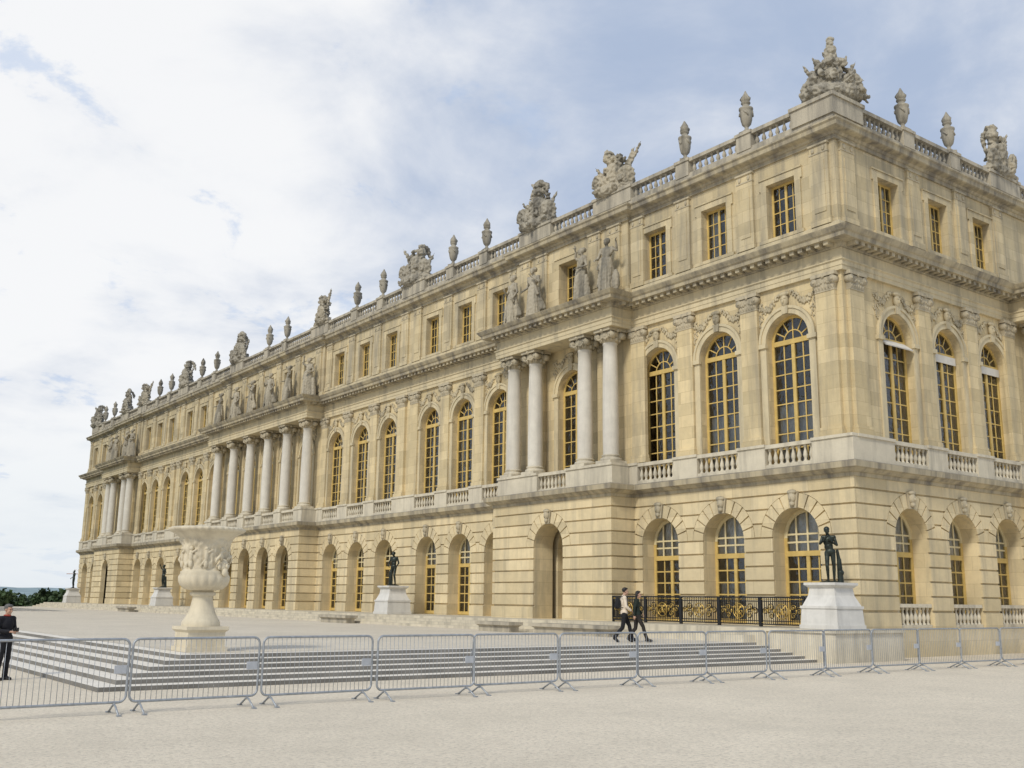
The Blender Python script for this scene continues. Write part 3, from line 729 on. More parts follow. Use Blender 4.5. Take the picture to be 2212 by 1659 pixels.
# ---- mouldings swept round the whole building
def path(pn,side_pn=None):
    side_pn=pn if side_pn is None else side_pn
    p=[(20,L),(0,L)]
    for a,b in reversed(PORT): p+=[(0,b),(-pn,b),(-pn,a),(0,a)]
    p+=[(0,0),(SPORT[0],0),(SPORT[0],-side_pn),(SPORT[1],-side_pn)]
    return [Vector(q) for q in p]
def sweep(m,pts,prof):
    n=len(pts); vs=[]
    nr=[]
    for a,b in zip(pts[:-1],pts[1:]):
        d=(b-a).normalized(); nr.append(Vector((d.y,-d.x)))
    for i,p in enumerate(pts):
        if i==0: mv=nr[0]
        elif i==n-1: mv=nr[-1]
        else: mv=(nr[i-1]+nr[i])/(1+nr[i-1].dot(nr[i]))
        for (o,z) in prof: vs.append((p.x+mv.x*o,p.y+mv.y*o,z))
    k=len(prof); fs=[]
    for i in range(n-1):
        for j in range(k-1): fs.append((i*k+j,(i+1)*k+j,(i+1)*k+j+1,i*k+j+1))
    m.add(vs,fs)
m=MB(); sweep(m,path(PN),[(-.02,5.88),(.12,5.90),(.14,6.02),(.22,6.04),(.34,6.14),(.42,6.17),(.44,6.36),(.38,6.40),(-.3,6.43)])
m.build('string_course',M['cornice'],palace)
UPN=1.18
m=MB(); sweep(m,path(UPN),[(-.02,13.06),(.13,13.06),(.13,13.22),(.15,13.225),(.15,13.38),(.2,13.42),(.2,13.46),(.12,13.48),(.12,13.86),(-.02,13.88)])
m.build('entablature',M['trim'],palace)
m=MB(); sweep(m,path(UPN),[(.05,13.86),(.16,13.87),(.22,13.95),(.24,14.04),(.66,14.06),(.68,14.2),(.74,14.24),(.82,14.36),(.84,14.40),(-.3,14.5)])
m.build('main_cornice',M['cornice'],palace)
for fr,a,b in [(LONG,a,b) for a,b in PORT]+[(SIDE,SPORT[0],SPORT[1])]:
    m=MB(); m.fbox(fr,a+.01,b-.01,-.02,UPN-.01,13.068,14.42); m.build('porch_ceiling',M['trim'],palace)
    m=MB(); m.fbox(fr,a+.01,b-.01,-.1,PN-.01,5.9,6.415); m.build('porch_floor',M['trim'],palace)
# dentils: one toothed course
m=MB(); pts=path(UPN); poly=[]; teeth=[]
for a,b in zip(pts[1:-1],pts[2:]):
    d=(b-a); ln=d.length
    if ln<.1: continue
    d=d/ln; o=Vector((d.y,-d.x)); k=max(1,int(ln/.36))
    for i in range(k):
        c=a+d*(ln*(i+.5)/k); teeth.append(len(poly))
        poly+=[c-d*.09+o*.21,c-d*.09+o*.57,c+d*.09+o*.57,c+d*.09+o*.21]
vs=[(v.x,v.y,z) for v in poly for z in (13.91,14.058)]
fs=[(2*i,2*i+2,2*i+3,2*i+1) for i in range(len(poly)-1)]+[(2*t,2*t+2,2*t+4,2*t+6) for t in teeth]
m.add(vs,fs); m.build('dentils',M['cornice'],palace)
m=MB(); sweep(m,path(.2,0.001),[(-.02,14.42),(.14,14.45),(.14,14.82),(.08,14.88),(-.02,14.9)]); m.build('attic_base',M['trim'],palace)
m=MB(); sweep(m,path(.2,.001),[(-.02,17.98),(.08,17.98),(.08,18.12),(.13,18.14),(.18,18.22),(.38,18.27),(.42,18.3),(.44,18.44),(.50,18.5),(.50,18.56),(-.3,18.64)])
m.build('attic_cornice',M['cornice'],palace)

# ---- windows
def window_frame(m,m2,wd,zb,zs,zt,arch,cols,rows,transom=None,fan=True):
    F=LOC; n0,n1=-.05,.045
    top=zs; fw_=.105 if fan else .125; mu=.021 if fan else .026
    m.fbox(F,-wd,-wd+fw_,n0,n1,zb,top); m.fbox(F,wd-fw_,wd,n0,n1,zb,top)
    m.fbox(F,-wd+fw_,wd-fw_,n0,n1-.002,zb,zb+.16)
    tr=transom if transom else zs
    tb=m2 if m2 is not None else m
    m.fbox(F,-wd+fw_,wd-fw_,n0,n1+.025,tr-.10,tr+.08)
    m.fbox(F,-.07,.07,n0,n1+.010,zb+.16,tr-.10)
    for k in range(1,cols):
        x=-wd+fw_+(2*wd-2*fw_)*k/cols
        if abs(x)>.08: m.fbox(F,x-mu,x+mu,-.02,.022,zb+.16,tr-.10)
    for k in range(1,rows):
        z=zb+.16+(tr-.10-zb-.16)*k/rows
        m.fbox(F,-wd+fw_,-.07,-.018,.020,z-mu,z+mu); m.fbox(F,.07,wd-fw_,-.018,.020,z-mu,z+mu)
    if arch:
        tb.fring(F,0,zs,wd-fw_,wd,0,PI,18,n0,n1)
        if fan:
            tb.fring(F,0,zs,wd*.42,wd*.42+.04,0,PI,12,-.02,.022)
            for k in range(1,6):
                a=PI*k/6; 
                p=Vector((math.cos(a),0,math.sin(a))); q=Vector((-math.sin(a),0,math.cos(a)))*mu
                r1=.0 if k==3 else wd*.42
                A=Vector((0,0,zs))
                vs=[]
                for y in (-.020,.02):
                    for (r,sg) in ((r1+.02,-1),(wd-fw_+.01,-1),(wd-fw_+.01,1),(r1+.02,1)): vs.append(A+p*r+q*sg+Vector((0,y,0)))
                tb.add(vs,[(0,1,2,3),(7,6,5,4),(0,4,5,1),(2,6,7,3)])
        else:
            for x in (-wd*.48,0,wd*.48):
                h=zs+math.sqrt((wd-fw_+.01)**2-x*x); tb.fbox(F,x-.035,x+.035,-.02,.022,tr+.08,h)
            for z in (tr+.07+(zs+.1-tr-.07)*.55,zs+.12):
                hw=wd-fw_ if z<zs else math.sqrt((wd-fw_)**2-(z-zs)**2); tb.fbox(F,-hw,hw,-.018,.020,z-.032,z+.032)
def pane_mesh(wd,zb,zs,arch):
    m=MB(); pts=[(-wd+.02,.0,zb),(wd-.02,.0,zb)]
    if arch: pts+=[((wd-.02)*math.cos(PI*k/18),.0,zs+(wd-.02)*math.sin(PI*k/18)) for k in range(19)]
    else: pts+=[(wd-.02,0,zs),(-wd+.02,0,zs)]
    m.add(pts,[tuple(range(len(pts)))]); return m
def curtain_mesh(x0,x1,z0,z1,y=.16,amp=.035,fr=26):
    m=MB(); vs=[]; n=28
    for i in range(n+1):
        x=x0+(x1-x0)*i/n
        for z in (z0,z1): vs.append((x,y+amp*math.sin(x*fr)+amp*.5*math.sin(x*fr*.37+1),z))
    m.add(vs,[(2*i,2*i+2,2*i+3,2*i+1) for i in range(n)],True); return m
def mk_arched(kind):
    def f(parent):
        m=MB(); window_frame(m,None,UW,UZB,UZS,None,True,4,8)
        o=m.build('arched_window',M['gold'],parent)
        pane_mesh(UW,UZB,UZS,True).build('pane',M['glass'],o)
        if kind==1: curtain_mesh(-.9,.9,UZB,UZB+2.3).build('curtain',M['curt'],o)
        if kind==2:
            curtain_mesh(-.9,-.5,UZB,UZS).build('curtain',M['curt'],o); curtain_mesh(.5,.9,UZB,UZS).build('curtain',M['curt'],o)
        if kind==3:
            b=MB(); b.add([(-.86,-.06,UZS-.02),(.86,-.06,UZS-.02),(.86,-.40,UZS-.3),(-.86,-.40,UZS-.3),(-.86,-.07,UZS+.02),(.86,-.07,UZS+.02),(.86,-.41,UZS-.26),(-.86,-.41,UZS-.26)],
                  [(3,2,1,0),(4,5,6,7),(0,1,5,4),(1,2,6,5),(2,3,7,6),(3,0,4,7)])
            b.build('blind',M['blind'],o)
        if kind==4:
            b=MB(); b.box(-.86,.86,-.12,-.075,UZS-.32,UZS-.02); b.build('blind',M['blind'],o)
        return o
    return f
def mk_attic(kind):
    def f(parent):
        m=MB(); F=LOC; wd=AW
        m.fbox(F,-wd,-wd+.08,-.05,.035,AZB,AZT); m.fbox(F,wd-.08,wd,-.05,.035,AZB,AZT)
        m.fbox(F,-wd+.08,wd-.08,-.05,.033,AZB,AZB+.1); m.fbox(F,-wd+.08,wd-.08,-.05,.033,AZT-.09,AZT)
        m.fbox(F,-.05,.05,-.04,.038,AZB+.1,AZT-.09)
        for x in (-.31,.31): m.fbox(F,x-.017,x+.017,-.02,.018,AZB+.1,AZT-.09)
        for k in range(1,4):
            z=AZB+.1+(AZT-AZB-.19)*k/4
            m.fbox(F,-wd+.08,-.05,-.018,.016,z-.017,z+.017); m.fbox(F,.05,wd-.08,-.018,.016,z-.017,z+.017)
        o=m.build('attic_window',M['gold'],parent)
        p=MB(); p.add([(-wd+.02,0,AZB+.02),(wd-.02,0,AZB+.02),(wd-.02,0,AZT-.02),(-wd+.02,0,AZT-.02)],[(0,1,2,3)]); p.build('pane',M['glass'],o)
        if kind: curtain_mesh(-.6,.6 if kind==2 else -.05,AZB,AZT).build('curtain',M['curt'],o)
        return o
    return f
def mk_ground(kind):
    def f(parent):
        m=MB(); m2=MB(); window_frame(m,m2,GW,PZ+.02,GZS,None,True,4,5,3.45,False)
        o=m.build('french_window',M['gold'],parent)
        m2.build('fanlight',M['cream'],o)
        pane_mesh(GW,PZ+.02,GZS,True).build('pane',M['glass'],o)
        if kind: curtain_mesh(-.95,.95,3.5,4.85,.07).build('curtain',M['curt'],o)
        if kind==2: curtain_mesh(-.95,.95,PZ,2.5,.14).build('curtain',M['curt'],o)
        return o
    return f
def mk_festoon(parent):
    m=MB(); rnd=random.Random(3)
    m.ell((0,-.09,12.5),(.16,.11,.24)); m.ell((0,-.18,12.45),(.045,.06,.08)); m.ell((-.07,-.17,12.56),(.045,.04,.035)); m.ell((.07,-.17,12.56),(.045,.04,.035)); m.ell((0,-.11,12.74),(.24,.08,.09))
    m.fstrip(LOC,[(12.0,-.12,.12),(12.3,-.16,.16)],0,.13)
    for sg in (-1,1):
        for i in range(46):
            t=i/45
            x=sg*(.24+1.05*t); z=12.76-.36*math.sin(t*PI*.9)**2-.2*t*t
            r=.028+.028*math.sin(t*PI)+rnd.uniform(-.01,.018)
            m.ell((x+rnd.uniform(-.05,.05),-.015-rnd.uniform(0,.03),z+rnd.uniform(-.09,.09)),(r,r*.6,r*rnd.uniform(.8,1.6)),None,6,5)
        for i in range(16): m.ell((sg*1.2+rnd.uniform(-.12,.12),-.015,12.6-i*.06),(rnd.uniform(.03,.055),.035,rnd.uniform(.03,.06)),None,6,5)
        for i in range(14): 
            a=R(50+rnd.uniform(-14,18)); rr=1.42+rnd.uniform(0,.3); m.ell((sg*rr*math.cos(a),-.015,UZS+rr*math.sin(a)),(rnd.uniform(.03,.055),.03,rnd.uniform(.03,.07)),None,6,5)
    return m.build('carved_festoon',M['relief'],parent)
def mk_arch_surround(parent):
    m=MB(); F=LOC
    m.fring(F,0,UZS+.002,UW+.004,UW+.30,0,PI,22,-.01,.07); m.fring(F,0,UZS+.003,UW+.20,UW+.30,0,PI,22,.06,.11)
    for sg in (-1,1):
        a,b=sorted((sg*(UW+.004),sg*(UW+.28))); m.fbox(F,a,b,-.01,.06,7.3,UZS-.16)
        a,b=sorted((sg*(UW-.03),sg*(UW+.36))); m.fbox(F,a,b,-.01,.13,UZS-.16,UZS)
    return m.build('arch_surround',M['trim'],parent)
def mk_attic_surround(parent):
    m=MB(); F=LOC; a,b=AW+.003,AW+.26
    m.fbox(F,-b,-a,-.01,.06,AZB-.0,AZT+.25); m.fbox(F,a,b,-.01,.06,AZB,AZT+.25)
    m.fbox(F,-b-.08,-b+.001,-.01,.058,AZT-.15,AZT+.25); m.fbox(F,b-.001,b+.08,-.01,.058,AZT-.15,AZT+.25)
    m.fbox(F,-a,a,-.01,.062,AZT+.003,AZT+.248)
    m.fbox(F,-b-.08,b+.08,-.01,.10,AZT+.25,AZT+.31)
    m.fbox(F,-b-.1,b+.1,-.01,.12,AZB-.13,AZB-.002)
    return m.build('window_surround',M['attic'],parent)
def mk_keystone(parent):
    m=MB(); m.fstrip(LOC,[(4.98,-.13,.13),(5.55,-.22,.22)],-.01,.14)
    m.ell((0,-.16,5.35),(.15,.12,.2)); m.ell((0,-.27,5.3),(.035,.05,.06)); m.ell((0,-.17,5.53),(.2,.1,.09)); m.ell((0,-.18,5.12),(.1,.09,.1))
    return m.build('carved_keystone',M['capital'],parent)
BALP=[(.075,0),(.075,.05),(.045,.08),(.06,.14),(.088,.22),(.07,.32),(.042,.42),(.038,.48),(.06,.52),(.07,.55),(.07,.6)]
def mk_balcony(parent):
    m=MB(); m.box(-1.02,1.02,-.12,.12,6.425,6.55); m.box(-1.02,1.02,-.14,.14,7.13,7.27)
    for i in range(8):
        m.lathe(BALP,-.9+1.8*i/7,0,6.54,8)
    return m.build('balcony_balustrade',M['pale'],parent)
def mk_lowbal(parent):
    m=MB(); m.box(-.99,.99,-.1,.1,PZ-.002,PZ+.1); m.box(-.99,.99,-.12,.12,PZ+.68,PZ+.8)
    for i in range(8): m.lathe(BALP,-.86+1.72*i/7,0,PZ+.09,8)
    return m.build('sill_balustrade',M['pale'],parent)
def mk_pilaster(parent):
    m=MB(); m.box(-.47,.47,-.24,.01,7.3,7.48); m.box(-.44,.44,-.2,.01,7.48,7.62); m.box(-.40,.40,-.15,.01,7.62,12.42)
    o=m.build('pilaster',M['wall'],parent)
    c=MB(); c.box(-.41,.41,-.17,.0,12.40,12.46); c.frustum(0,-.09,.38,.09,12.46,.46,.13,12.9); c.box(-.5,.5,-.26,.0,12.93,13.058)
    for sg in (-1,1):
        c.tube([(sg*.38,-.25,12.78),(sg*.38,.0,12.78)],.14,10); c.tube([(sg*.38,-.28,12.78),(sg*.38,-.24,12.78)],.06,8)
        for i in range(4): c.ell((sg*(.08+.09*i),-.2,12.74-.05*math.sin(i)),(.055,.045,.07),None,7,5)
        for i in range(3): c.ell((sg*(.06+.13*i),-.17,12.56),(.05,.05,.09),None,7,5)
    c.ell((0,-.24,12.95),(.08,.05,.08),None,8,6)
    c.build('capital',M['capital'],o)
    return o
def mk_attic_pilaster(parent):
    m=MB(); m.box(-.38,.38,-.11,.01,14.86,17.97); m.box(-.42,.42,-.16,.01,14.86,15.1)
    m.box(-.24,.24,-.135,-.1,15.35,17.3)
    o=m.build('attic_pilaster',M['attic'],parent)
    c=MB(); c.box(-.40,.40,-.13,.0,17.58,17.63); c.box(-.42,.42,-.16,.0,17.9,17.976)
    for x in (-.22,.22): 
        c.ell((x,-.11,17.76),(.08,.05,.1),None,8,6); c.ell((x,-.13,17.69),(.05,.04,.05),None,8,6)
    c.build('console',M['capital'],o); return o
def mk_column(parent):
    m=MB(); prof=[(.335,7.68),(.342,8.6),(.34,9.6),(.328,10.8),(.31,11.8),(.295,12.38),(.32,12.40),(.32,12.46)]
    m.lathe(prof,seg=28); o=m.build('column',M['col'],parent)
    b=MB(); b.box(-.46,.46,-.46,.46,7.30,7.43); b.lathe([(.44,7.43),(.46,7.48),(.44,7.54),(.37,7.56),(.36,7.60),(.40,7.63),(.40,7.66),(.355,7.69)],seg=28); b.build('column_base',M['pale'],o)
    c=MB(); c.lathe([(.31,12.44),(.38,12.6),(.44,12.72),(.42,12.9)],seg=20); c.box(-.50,.50,-.50,.50,12.93,13.066)
    for sx in (-1,1):
        for sy in (-1,1):
            c.tube([(sx*.41,sy*.42,12.77),(sx*.41,sy*.12,12.77)],.15,12); c.tube([(sx*.41,sy*.45,12.77),(sx*.41,sy*.41,12.77)],.06,8)
        for i in range(5): c.ell((sx*(.05+.08*i),-.43,12.66-.06*math.sin(i*.9)),(.055,.05,.06),None,7,5)
    for i in range(10):
        a=2*PI*i/10; c.ell((.39*math.cos(a),.39*math.sin(a),12.6),(.08,.08,.1),None,7,5)
    for a in range(4): c.ell((.48*math.cos(a*PI/2),.48*math.sin(a*PI/2),12.97),(.09,.09,.1),None,8,6)
    c.build('capital',M['capital'],o); return o

rw=random.Random(11)
def bay(fr,c,port,kup,kat,kgr,low=False):
    gn=-.62
    place('g%d'%kgr,mk_ground(kgr),fr.P(c,gn,0),fr.rz,palace)
    place('u%d'%kup,mk_arched(kup),fr.P(c,-.32,0),fr.rz,palace)
    an=.2 if (port and fr is LONG) else 0
    place('a%d'%kat,mk_attic(kat),fr.P(c,-.3,0),fr.rz,palace)
    place('fest',mk_festoon,fr.P(c,0,0),fr.rz,palace)
    place('asur',mk_arch_surround,fr.P(c,0,0),fr.rz,palace)
    place('wsur',mk_attic_surround,fr.P(c,an,0),fr.rz,palace)
    place('key',mk_keystone,fr.P(c,PN if port else 0,0),fr.rz,palace)
    place('balc',mk_balcony,fr.P(c,1.02 if port else .14,0),fr.rz,palace)
    if low: place('lowb',mk_lowbal,fr.P(c,-.1,0),fr.rz,palace)
for i,c in enumerate(BAYS):
    kup=[1,1,0,0,0,2,0,2][i] if i<8 else rw.choice([0,0,2])
    bay(LONG,c,in_port(c),kup,[0,1,0,0,1,0,0,1][i] if i<8 else rw.choice([0,0,0,1]),[2,2,1][i] if i<3 else rw.choice([0,1]) if not in_port(c) else 0)
for i,c in enumerate(SB+SPB): bay(SIDE,c,i==3,3 if i==0 else 4 if i<3 else 0,[2,0,1,0][i],1,True)
pil=[.62,4.05,7.35,10.05,12.2,16.8,18.95,21.7,24.9,28.05,29.45,32.65,35.95,39.1,43.35,46.45]
for u in mirror(pil): place('pil',mk_pilaster,LONG.P(u,0,0),LONG.rz,palace)
apil=[.62,4.05,7.35,10.05,21.7,24.9,28.05,29.45,32.65,35.95,39.0,18.95]
for u in mirror(apil): place('apil',mk_attic_pilaster,LONG.P(u,0,0),LONG.rz,palace)
for u in mirror([11.3,12.6,16.4,17.7,40.2,43.35,46.45]): place('apil',mk_attic_pilaster,LONG.P(u,.2,0),LONG.rz,palace)
for u in (.62,4.75,8.0,10.85): place('pil',mk_pilaster,SIDE.P(u,0,0),SIDE.rz,palace); place('apil',mk_attic_pilaster,SIDE.P(u,0,0),SIDE.rz,palace)
for u in COLS: place('col',mk_column,LONG.P(u,.74,0),LONG.rz,palace)
for u in (12.1,13.85,17.4,19.1): place('col',mk_column,SIDE.P(u,.74,0),SIDE.rz,palace)
# solid plinths between balconies
def plinth(fr,a,b,n0,n1):
    if b-a<.05: return
    m=MB(); m.fbox(fr,a,b,n0,n1,6.41,7.2); m.fbox(fr,a-.02,b+.02,n0,n1+.05,7.2,7.302); m.build('balcony_plinth',M['pale'],palace)
e=-.28
for (a,b,pr) in segs:
    if not pr:
        for c in [x for x in BAYS if a<x<b]: plinth(LONG,e,c-1.02,-.02,.28); e=c+1.02
        plinth(LONG,e,b,-.02,.28); e=b
    else:
        bs=[x for x in BAYS if a<x<b]
        plinth(LONG,a+.03,bs[0]-1.0,-.02,1.22); plinth(LONG,bs[-1]+1.0,b-.03,-.02,1.22)
        for c,d in zip(bs[:-1],bs[1:]): plinth(LONG,c+1.0,d-1.0,.2,1.22)
        e=b
e=.02
for c in SB: plinth(SIDE,e,c-1.02,-.02,.28); e=c+1.02
plinth(SIDE,e,SPORT[0],-.02,.28); plinth(SIDE,SPORT[0]+.03,SPB[0]-1.0,-.02,1.22); plinth(SIDE,SPB[0]+1.0,20,-.02,1.22)
for a,b in PORT: 
    m=MB(); m.fbox(LONG,a+.2,b-.2,.35,1.45,14.44,14.62); m.build('statue_plinth',M['roofstone'],palace)
# roof balustrade
peds=[(-.12,1.75)]+[(u-.36,u+.36) for u in URN]+[(u-1.25,u+1.25) for u in TRO[:-1]]+[(L-2.2,L)]
peds.sort()
speds=[(.4,1.75)]+[(u-.36,u+.36) for u in SURN]+[(10.7,13.1)]+[(19,20)]
m=MB(); m.fbox(LONG,-.03,L,-.34,.03,18.6,18.98); m.fbox(SIDE,.345,20,-.34,.03,18.602,18.982); m.build('roof_plinth',M['roofstone'],palace)
for fr,pp in ((LONG,peds),(SIDE,speds)):
    for a,b in pp:
        m=MB(); 
        if fr is LONG and a<0: m.box(-.10,1.74,-.10,1.74,18.97,19.62); m.box(-.16,1.80,-.16,1.80,19.62,19.76); m.frustum(.8,.8,.82,.82,19.76,.7,.7,19.90)
        elif fr is SIDE and a<1: continue
        else:
            big=(b-a)>1; zt=19.60
            m.fbox(fr,a,b,-.5 if big else -.42,.06,18.96,zt); m.fbox(fr,a-.05,b+.05,-.55 if big else -.47,.11,zt,zt+.12)
        m.build('roof_pedestal',M['roofstone'],palace)
    ed=[(pp[i][1],pp[i+1][0]) for i in range(len(pp)-1)]
    for a,b in ed:
        m=MB(); m.fbox(fr,a,b,-.3,.0,18.981,19.06); m.fbox(fr,a,b,-.33,.03,19.55,19.70)
        k=max(1,int((b-a)/.29))
        for i in range(k):
            p=fr.P(a+(b-a)*(i+.5)/k,-.15,0); m.lathe([(r*1.05,z*.85) for r,z in BALP],p.x,p.y,19.05,7)
        m.build('roof_balustrade',M['roofstone'],palace)

# ---- stone benches / kerb blocks on the terrace
def bench(x,y,ln,wd,lab):
    m=MB(); m.box(-wd/2,wd/2,-ln/2,ln/2,.26,.38); m.frustum(0,0,wd/2-.12,ln/2-.12,.0,wd/2-.12,ln/2-.12,.2); m.frustum(0,0,wd/2-.12,ln/2-.12,.2,wd/2-.03,ln/2-.03,.26)
    o=m.build('stone_bench',M['roofstone'],None,(x,y,TZ+.004)); tag(o,lab,'bench','low stone benches on the terrace')
bench(-4.9,13.2,2.3,.7,'short low stone bench in front of the near porch pier')
bench(-4.6,8.9,4.4,.7,'longer low stone bench beside the gilded railing')
bench(-4.7,27.3,3.0,.7,'low stone bench below the second bronze figure')
bench(-4.7,62.6,3.0,.7,'distant low stone bench beyond the white vase')

# ------------------------------------------------------------------ carved marble vase
v=tag(empty('marble_vase',(-20.67,3.12,TZ+.004)),'large carved cream marble vase with masks on its square base at the terrace corner','vase')
m=MB(); m.box(-.48,.48,-.48,.48,0,.10); m.box(-.43,.43,-.43,.43,.10,.42); m.frustum(0,0,.43,.43,.42,.49,.49,.48); m.box(-.49,.49,-.49,.49,.48,.55); m.build('base',M['vase'],v)
m=MB(); m.lathe([(.43,.55),(.43,.63),(.40,.69),(.35,.76),(.29,.87),(.25,1.0),(.22,1.16),(.225,1.22),(.29,1.25),(.29,1.30),(.22,1.34)],seg=40,mod=lambda a,z:1+(.04*math.cos(18*a) if .8<z<1.2 else 0)); m.build('foot',M['vase'],v)
m=MB()
def vm(a,z):
    if 1.34<z<1.68: return 1+.06*abs(math.sin(9*a))
    if 1.85<z<2.5: return 1+.06*noise.noise(Vector((math.cos(a)*3.4,math.sin(a)*3.4,z*4.2)))+.09*noise.noise(Vector((math.cos(a)*8,math.sin(a)*8,z*9)))
    return 1
pr=[(.22,1.34),(.40,1.38),(.50,1.46),(.545,1.56),(.55,1.66),(.53,1.74),(.54,1.77),(.49,1.80)]+[(.485+.045*(k/26)+.05*(k/26)**4,1.83+.0262*k) for k in range(27)]+[(.62,2.555),(.70,2.62),(.77,2.66)]
m.lathe(pr,seg=140,mod=vm); m.build('bowl',M['vase'],v)
m=MB(); m.lathe([(.70,2.635),(.79,2.68),(.83,2.715),(.84,2.755),(.80,2.785),(.73,2.775),(.67,2.70),(.56,2.5)],seg=160,mod=lambda a,z:1+(.045*abs(math.cos(18*a)) if z>2.66 and z<2.78 else 0)); m.build('rim',M['vase'],v)
for q in range(9):
    fv=MB(); a0=q*2*PI/9+.2 
    for (dz,rx,rz_) in ((0,.05,.15),(.17,.055,.055),(-.18,.07,.1)):
        fv.ell((.51*math.cos(a0),.51*math.sin(a0),2.12+dz),(.055,.055,rz_),None,8,6)
    fv.cap((.52*math.cos(a0),.52*math.sin(a0),2.18),(.53*math.cos(a0+.25),.53*math.sin(a0+.25),2.25),.032,.028,6)
    fv.cap((.52*math.cos(a0),.52*math.sin(a0),2.05),(.52*math.cos(a0-.2),.52*math.sin(a0-.2),1.9),.035,.028,6)
    fv.build('relief_figure',M['vase'],v)
for a0 in (R(-62),R(118),):
    mk=MB(); c,s_=math.cos(a0),math.sin(a0); kk=.82
    def q(rd,t,z): return (c*(.46+(rd-.44)*kk)-s_*t*kk,s_*(.46+(rd-.44)*kk)+c*t*kk,1.92+(z-1.92)*kk)
    def el_(p,r): mk.ell(p,tuple(x*kk for x in r))
    el_(q(.54,0,1.92),(.13,.13,.18)); el_(q(.67,0,1.9),(.04,.04,.06)); el_(q(.60,0,1.74),(.09,.09,.13))
    for sg in (-1,1):
        el_(q(.63,sg*.06,1.97),(.035,.035,.025)); mk.tube([q(.54,sg*.1,2.06),q(.60,sg*.22,2.18),q(.56,sg*.3,2.08),q(.5,sg*.28,1.96)],[.04,.04,.03,.02],8); el_(q(.54,sg*.16,1.88),(.05,.05,.09))
    mk.build('mask',M['vase'],v)

# ------------------------------------------------------------------ gilded iron railing
rl=tag(empty('gilded_railing',(-1.72,0,PZ+.004)),'black iron railing with gilded scrollwork in front of the near ground floor windows','railing')
def spiral(cx,cz,r,turns,a0,sg,y=0):
    return [(cx+sg*r*(1-.8*t)*math.cos(a0+turns*2*PI*t),y,cz+r*(1-.8*t)*math.sin(a0+turns*2*PI*t)) for t in [i/26 for i in range(27)]]
PL=1.83; RY=.85
def panel(parent):
    m=MB(); H=.98
    m.box(0,PL,-.025,.025,H-.045,H); m.box(0,PL,-.02,.02,.06,.10); m.box(0,PL,-.015,.015,H-.17,H-.14); m.box(0,PL,-.015,.015,.17,.20)
    for x in (.03,PL-.03): m.box(x-.03,x+.03,-.03,.03,0,H)
    k=21
    for i in range(1,k):
        x=PL*i/k; m.box(x-.01,x+.01,-.01,.01,.10,H-.045)
    for sg in (-1,1):
        for (cx,cz,r,tn,a,s2) in ((.46,.62,.15,1.4,-.5,sg),(.46,.36,.14,1.4,.5,sg),(.70,.5,.14,1.3,0,-sg)):
            m.tube(spiral(PL/2+sg*cx,cz,r,tn,a,s2,.0),.014,6)
    o=m.build('railing_panel',M['iron'],parent)
    g=MB(); cz=.5
    ring=[(PL/2+.24*math.cos(2*PI*i/28),-.03,cz+.24*math.sin(2*PI*i/28)) for i in range(28)]
    g.tube(ring,.016,8,True)
    for sg in (-1,1):
        g.tube(spiral(PL/2+sg*.09,cz-.02,.13,1.1,PI/2,sg,-.035),.012,6)
        g.tube([(PL/2+sg*.14,-.035,cz-.17),(PL/2+sg*.02,-.035,cz),(PL/2-sg*.12,-.035,cz+.17)],.014,6)
        g.tube(spiral(PL/2+sg*.46,cz+.12,.11,1.3,-.5,sg,-.03),.010,6); g.tube(spiral(PL/2+sg*.46,cz-.14,.10,1.3,.5,sg,-.03),.010,6)
        g.tube(spiral(PL/2+sg*.70,cz,.09,1.3,0,-sg,-.03),.010,6)
        g.ell((PL/2+sg*.33,-.03,cz),(.035,.015,.07),None,8,6); g.ell((PL/2+sg*.58,-.03,cz),(.025,.015,.07),None,8,6)
    g.tube([(.05,-.028,.89),(PL-.05,-.028,.89)],.006,5); g.tube([(.05,-.028,.135),(PL-.05,-.028,.135)],.006,5)
    for i in range(8): g.ell((PL*(i+.5)/8,-.03,.89),(.024,.012,.022),None,8,5); g.ell((PL*(i+.5)/8,-.025,.135),(.022,.011,.02),None,8,5)
    g.ell((PL/2,-.03,cz+.02),(.04,.02,.07),None,8,6)
    g.build('gilded_scrolls',M['gilt'],o); return o
for k in range(5): place('rp',panel,(0,RY+PL*(k+1),0),-PI/2,rl)
o=place('rp',panel,(0.06,RY+PL*5+.05,0),0,rl)

# ------------------------------------------------------------------ crowd barriers
def mk_barrier():
    root=empty('crowd_barrier')
    Lb=2.04; H=1.08; rc=.1; z0=.17
    pts=[]
    for (cx,cz,a0) in ((Lb-rc,H-rc,0),(rc,H-rc,PI/2),(rc,z0+rc,PI),(Lb-rc,z0+rc,1.5*PI)):
        for i in range(6):
            a=a0+PI/2*i/5; pts.append((cx+rc*math.cos(a),0,cz+rc*math.sin(a)))
    m=MB(); m.tube(pts,.019,8,True); m.build('frame',M['galv'],root)
    m=MB(); k=25
    for i in range(1,k): 
        x=Lb*i/k; m.tube([(x,0,z0+.01),(x,0,H-.01)],.0045,5)
    m.build('infill_bars',M['galv'],root)
    for x in (.16,Lb-.16):
        m=MB(); m.tube([(x,0,z0),(x,0,.12)],.02,8)
        m.tube([(x-.02,-.30,.012),(x,-.05,.13),(x,.05,.13),(x+.02,.30,.012)],.016,6); m.box(x-.05,x+.01,-.36,-.28,.0,.02); m.box(x-.01,x+.05,.28,.36,.0,.02)
        m.build('foot',M['galv'],root)
    m=MB(); m.box(Lb-.2,Lb-.02,-.012,.012,.58,.70); m.build('plate',M['plate'],root)
    for hz in (.78,.42):
        m=MB(); m.tube([(.0,0,hz),(-.035,.0,hz),(-.035,0,hz-.08)],.009,6); m.build('hook',M['galv'],root)
    return root
B0=mk_barrier(); rb=random.Random(5)
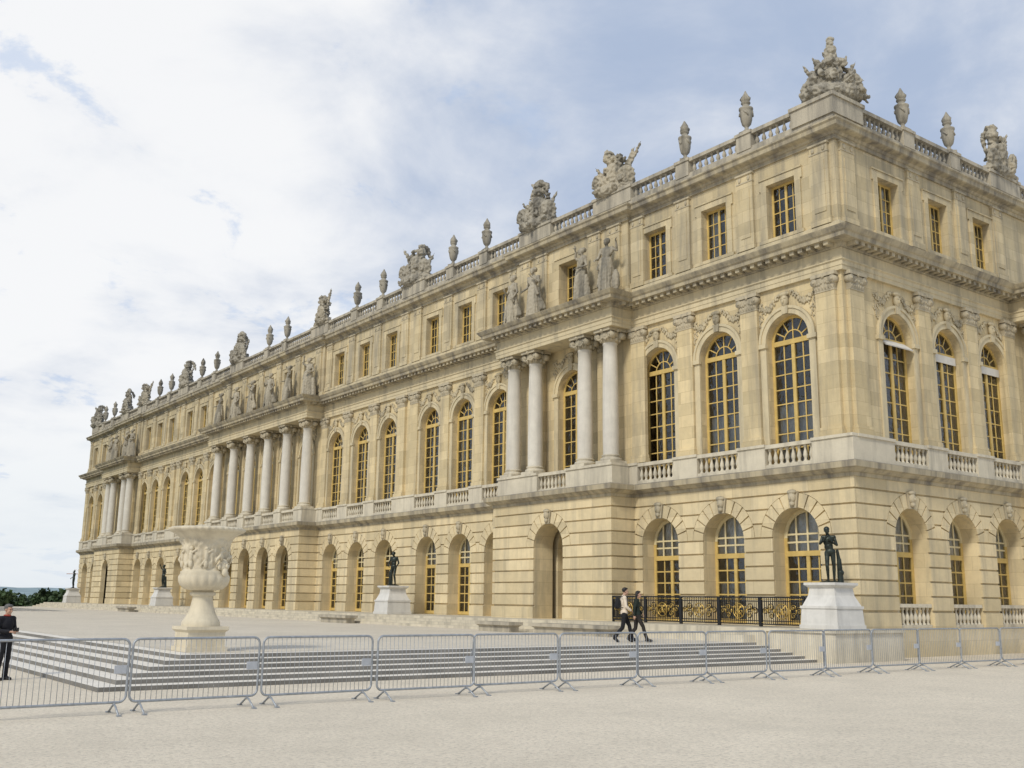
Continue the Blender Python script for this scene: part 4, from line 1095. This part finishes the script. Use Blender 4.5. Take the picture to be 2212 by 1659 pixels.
for i in range(15):
    o=B0 if i==0 else copy_tree(B0)
    o.location=(-24.45+2.09*(i-1)+.02,-4.35+rb.uniform(-.05,.05)+(.012*i),0); o.rotation_euler=(0,0,R(rb.uniform(-1.6,1.6)))
    tag(o,'grey steel crowd barrier, %s of the row counting from the left'%ORD[i],'barrier','crowd barriers in front of the steps')

# ------------------------------------------------------------------ trees beyond the terrace, crane
def tree(x,y,h,seed):
    r=random.Random(seed); root=empty('tree',(x,y,-8.5))
    tk=MB(); tk.tube([(0,0,0),(.1,0,h*.25),(.0,.1,h*.5),(.1,.1,h*.8)],[.3,.24,.17,.05],7)
    for k in range(6):
        a=r.uniform(0,6.28); z=h*r.uniform(.25,.6); tk.tube([(.05,.05,z),(1.0*math.cos(a),1.0*math.sin(a),z+h*.12),(1.9*math.cos(a),1.9*math.sin(a),z+h*.2)],[.12,.08,.03],6)
    tk.build('trunk',M['bark'],root)
    cr=MB()
    for k in range(24):
        a=r.uniform(0,6.28); rad=r.uniform(.3,2.9); zc_=h*r.uniform(.5,.9); rr_=r.uniform(.8,1.25); rad*=1.45-zc_/h*.55
        if k==0: zc_=h*.9; rad=.3
        cx,cy=rad*math.cos(a),rad*math.sin(a)
        for i in range(100):
            d=Vector((r.gauss(0,1),r.gauss(0,1),r.gauss(0,1))).normalized()*rr_*r.random()**.4
            c=Vector((cx,cy,zc_))+d; s=r.uniform(.16,.3); E=Euler((r.uniform(0,6),r.uniform(0,6),r.uniform(0,6))).to_matrix()
            cr.add([c+E@Vector(p) for p in ((-s,-s*.6,0),(s,-s*.6,0),(s*.7,s*.7,.05),(-s*.7,s*.7,-.05))],[(0,1,2,3)])
    cr.build('crown',M['leaf'],root); return root
rt=random.Random(21); tl=[]
for i in range(18):
    ang=R(3.2+i*.64+rt.uniform(-.12,.12)); d=rt.uniform(118,132)
    tl.append((CAM.x+d*math.sin(ang),CAM.y+d*math.cos(ang),10.5+rt.uniform(-.4,.5)))
for i,(x,y,h) in enumerate(reversed(tl)):
    t_=tree(x,y,h,i); tag(t_,'dark green tree beyond the terrace, %s leftwards from the palace end'%ORD[i],'tree','trees beyond the far end of the terrace')
m=MB(); cx,cy=CAM.x+620*math.sin(R(13.95)),CAM.y+620*math.cos(R(13.95))
cr=tag(empty('tower_crane',(cx,cy,-8.5)),'tiny distant tower crane above the hills at the far left','crane')
m=MB(); m.tube([(0,0,0),(0,0,22)],.22,6); m.tube([(0,0,22),(0,0,24)],[.2,.05],6); m.build('mast',M['crane'],cr)
m=MB(); m.tube([(-4,0,21.5),(7,-4,21.5)],.18,6); m.tube([(0,0,24),(6,-3.4,21.7)],.05,5); m.build('jib',M['crane'],cr)
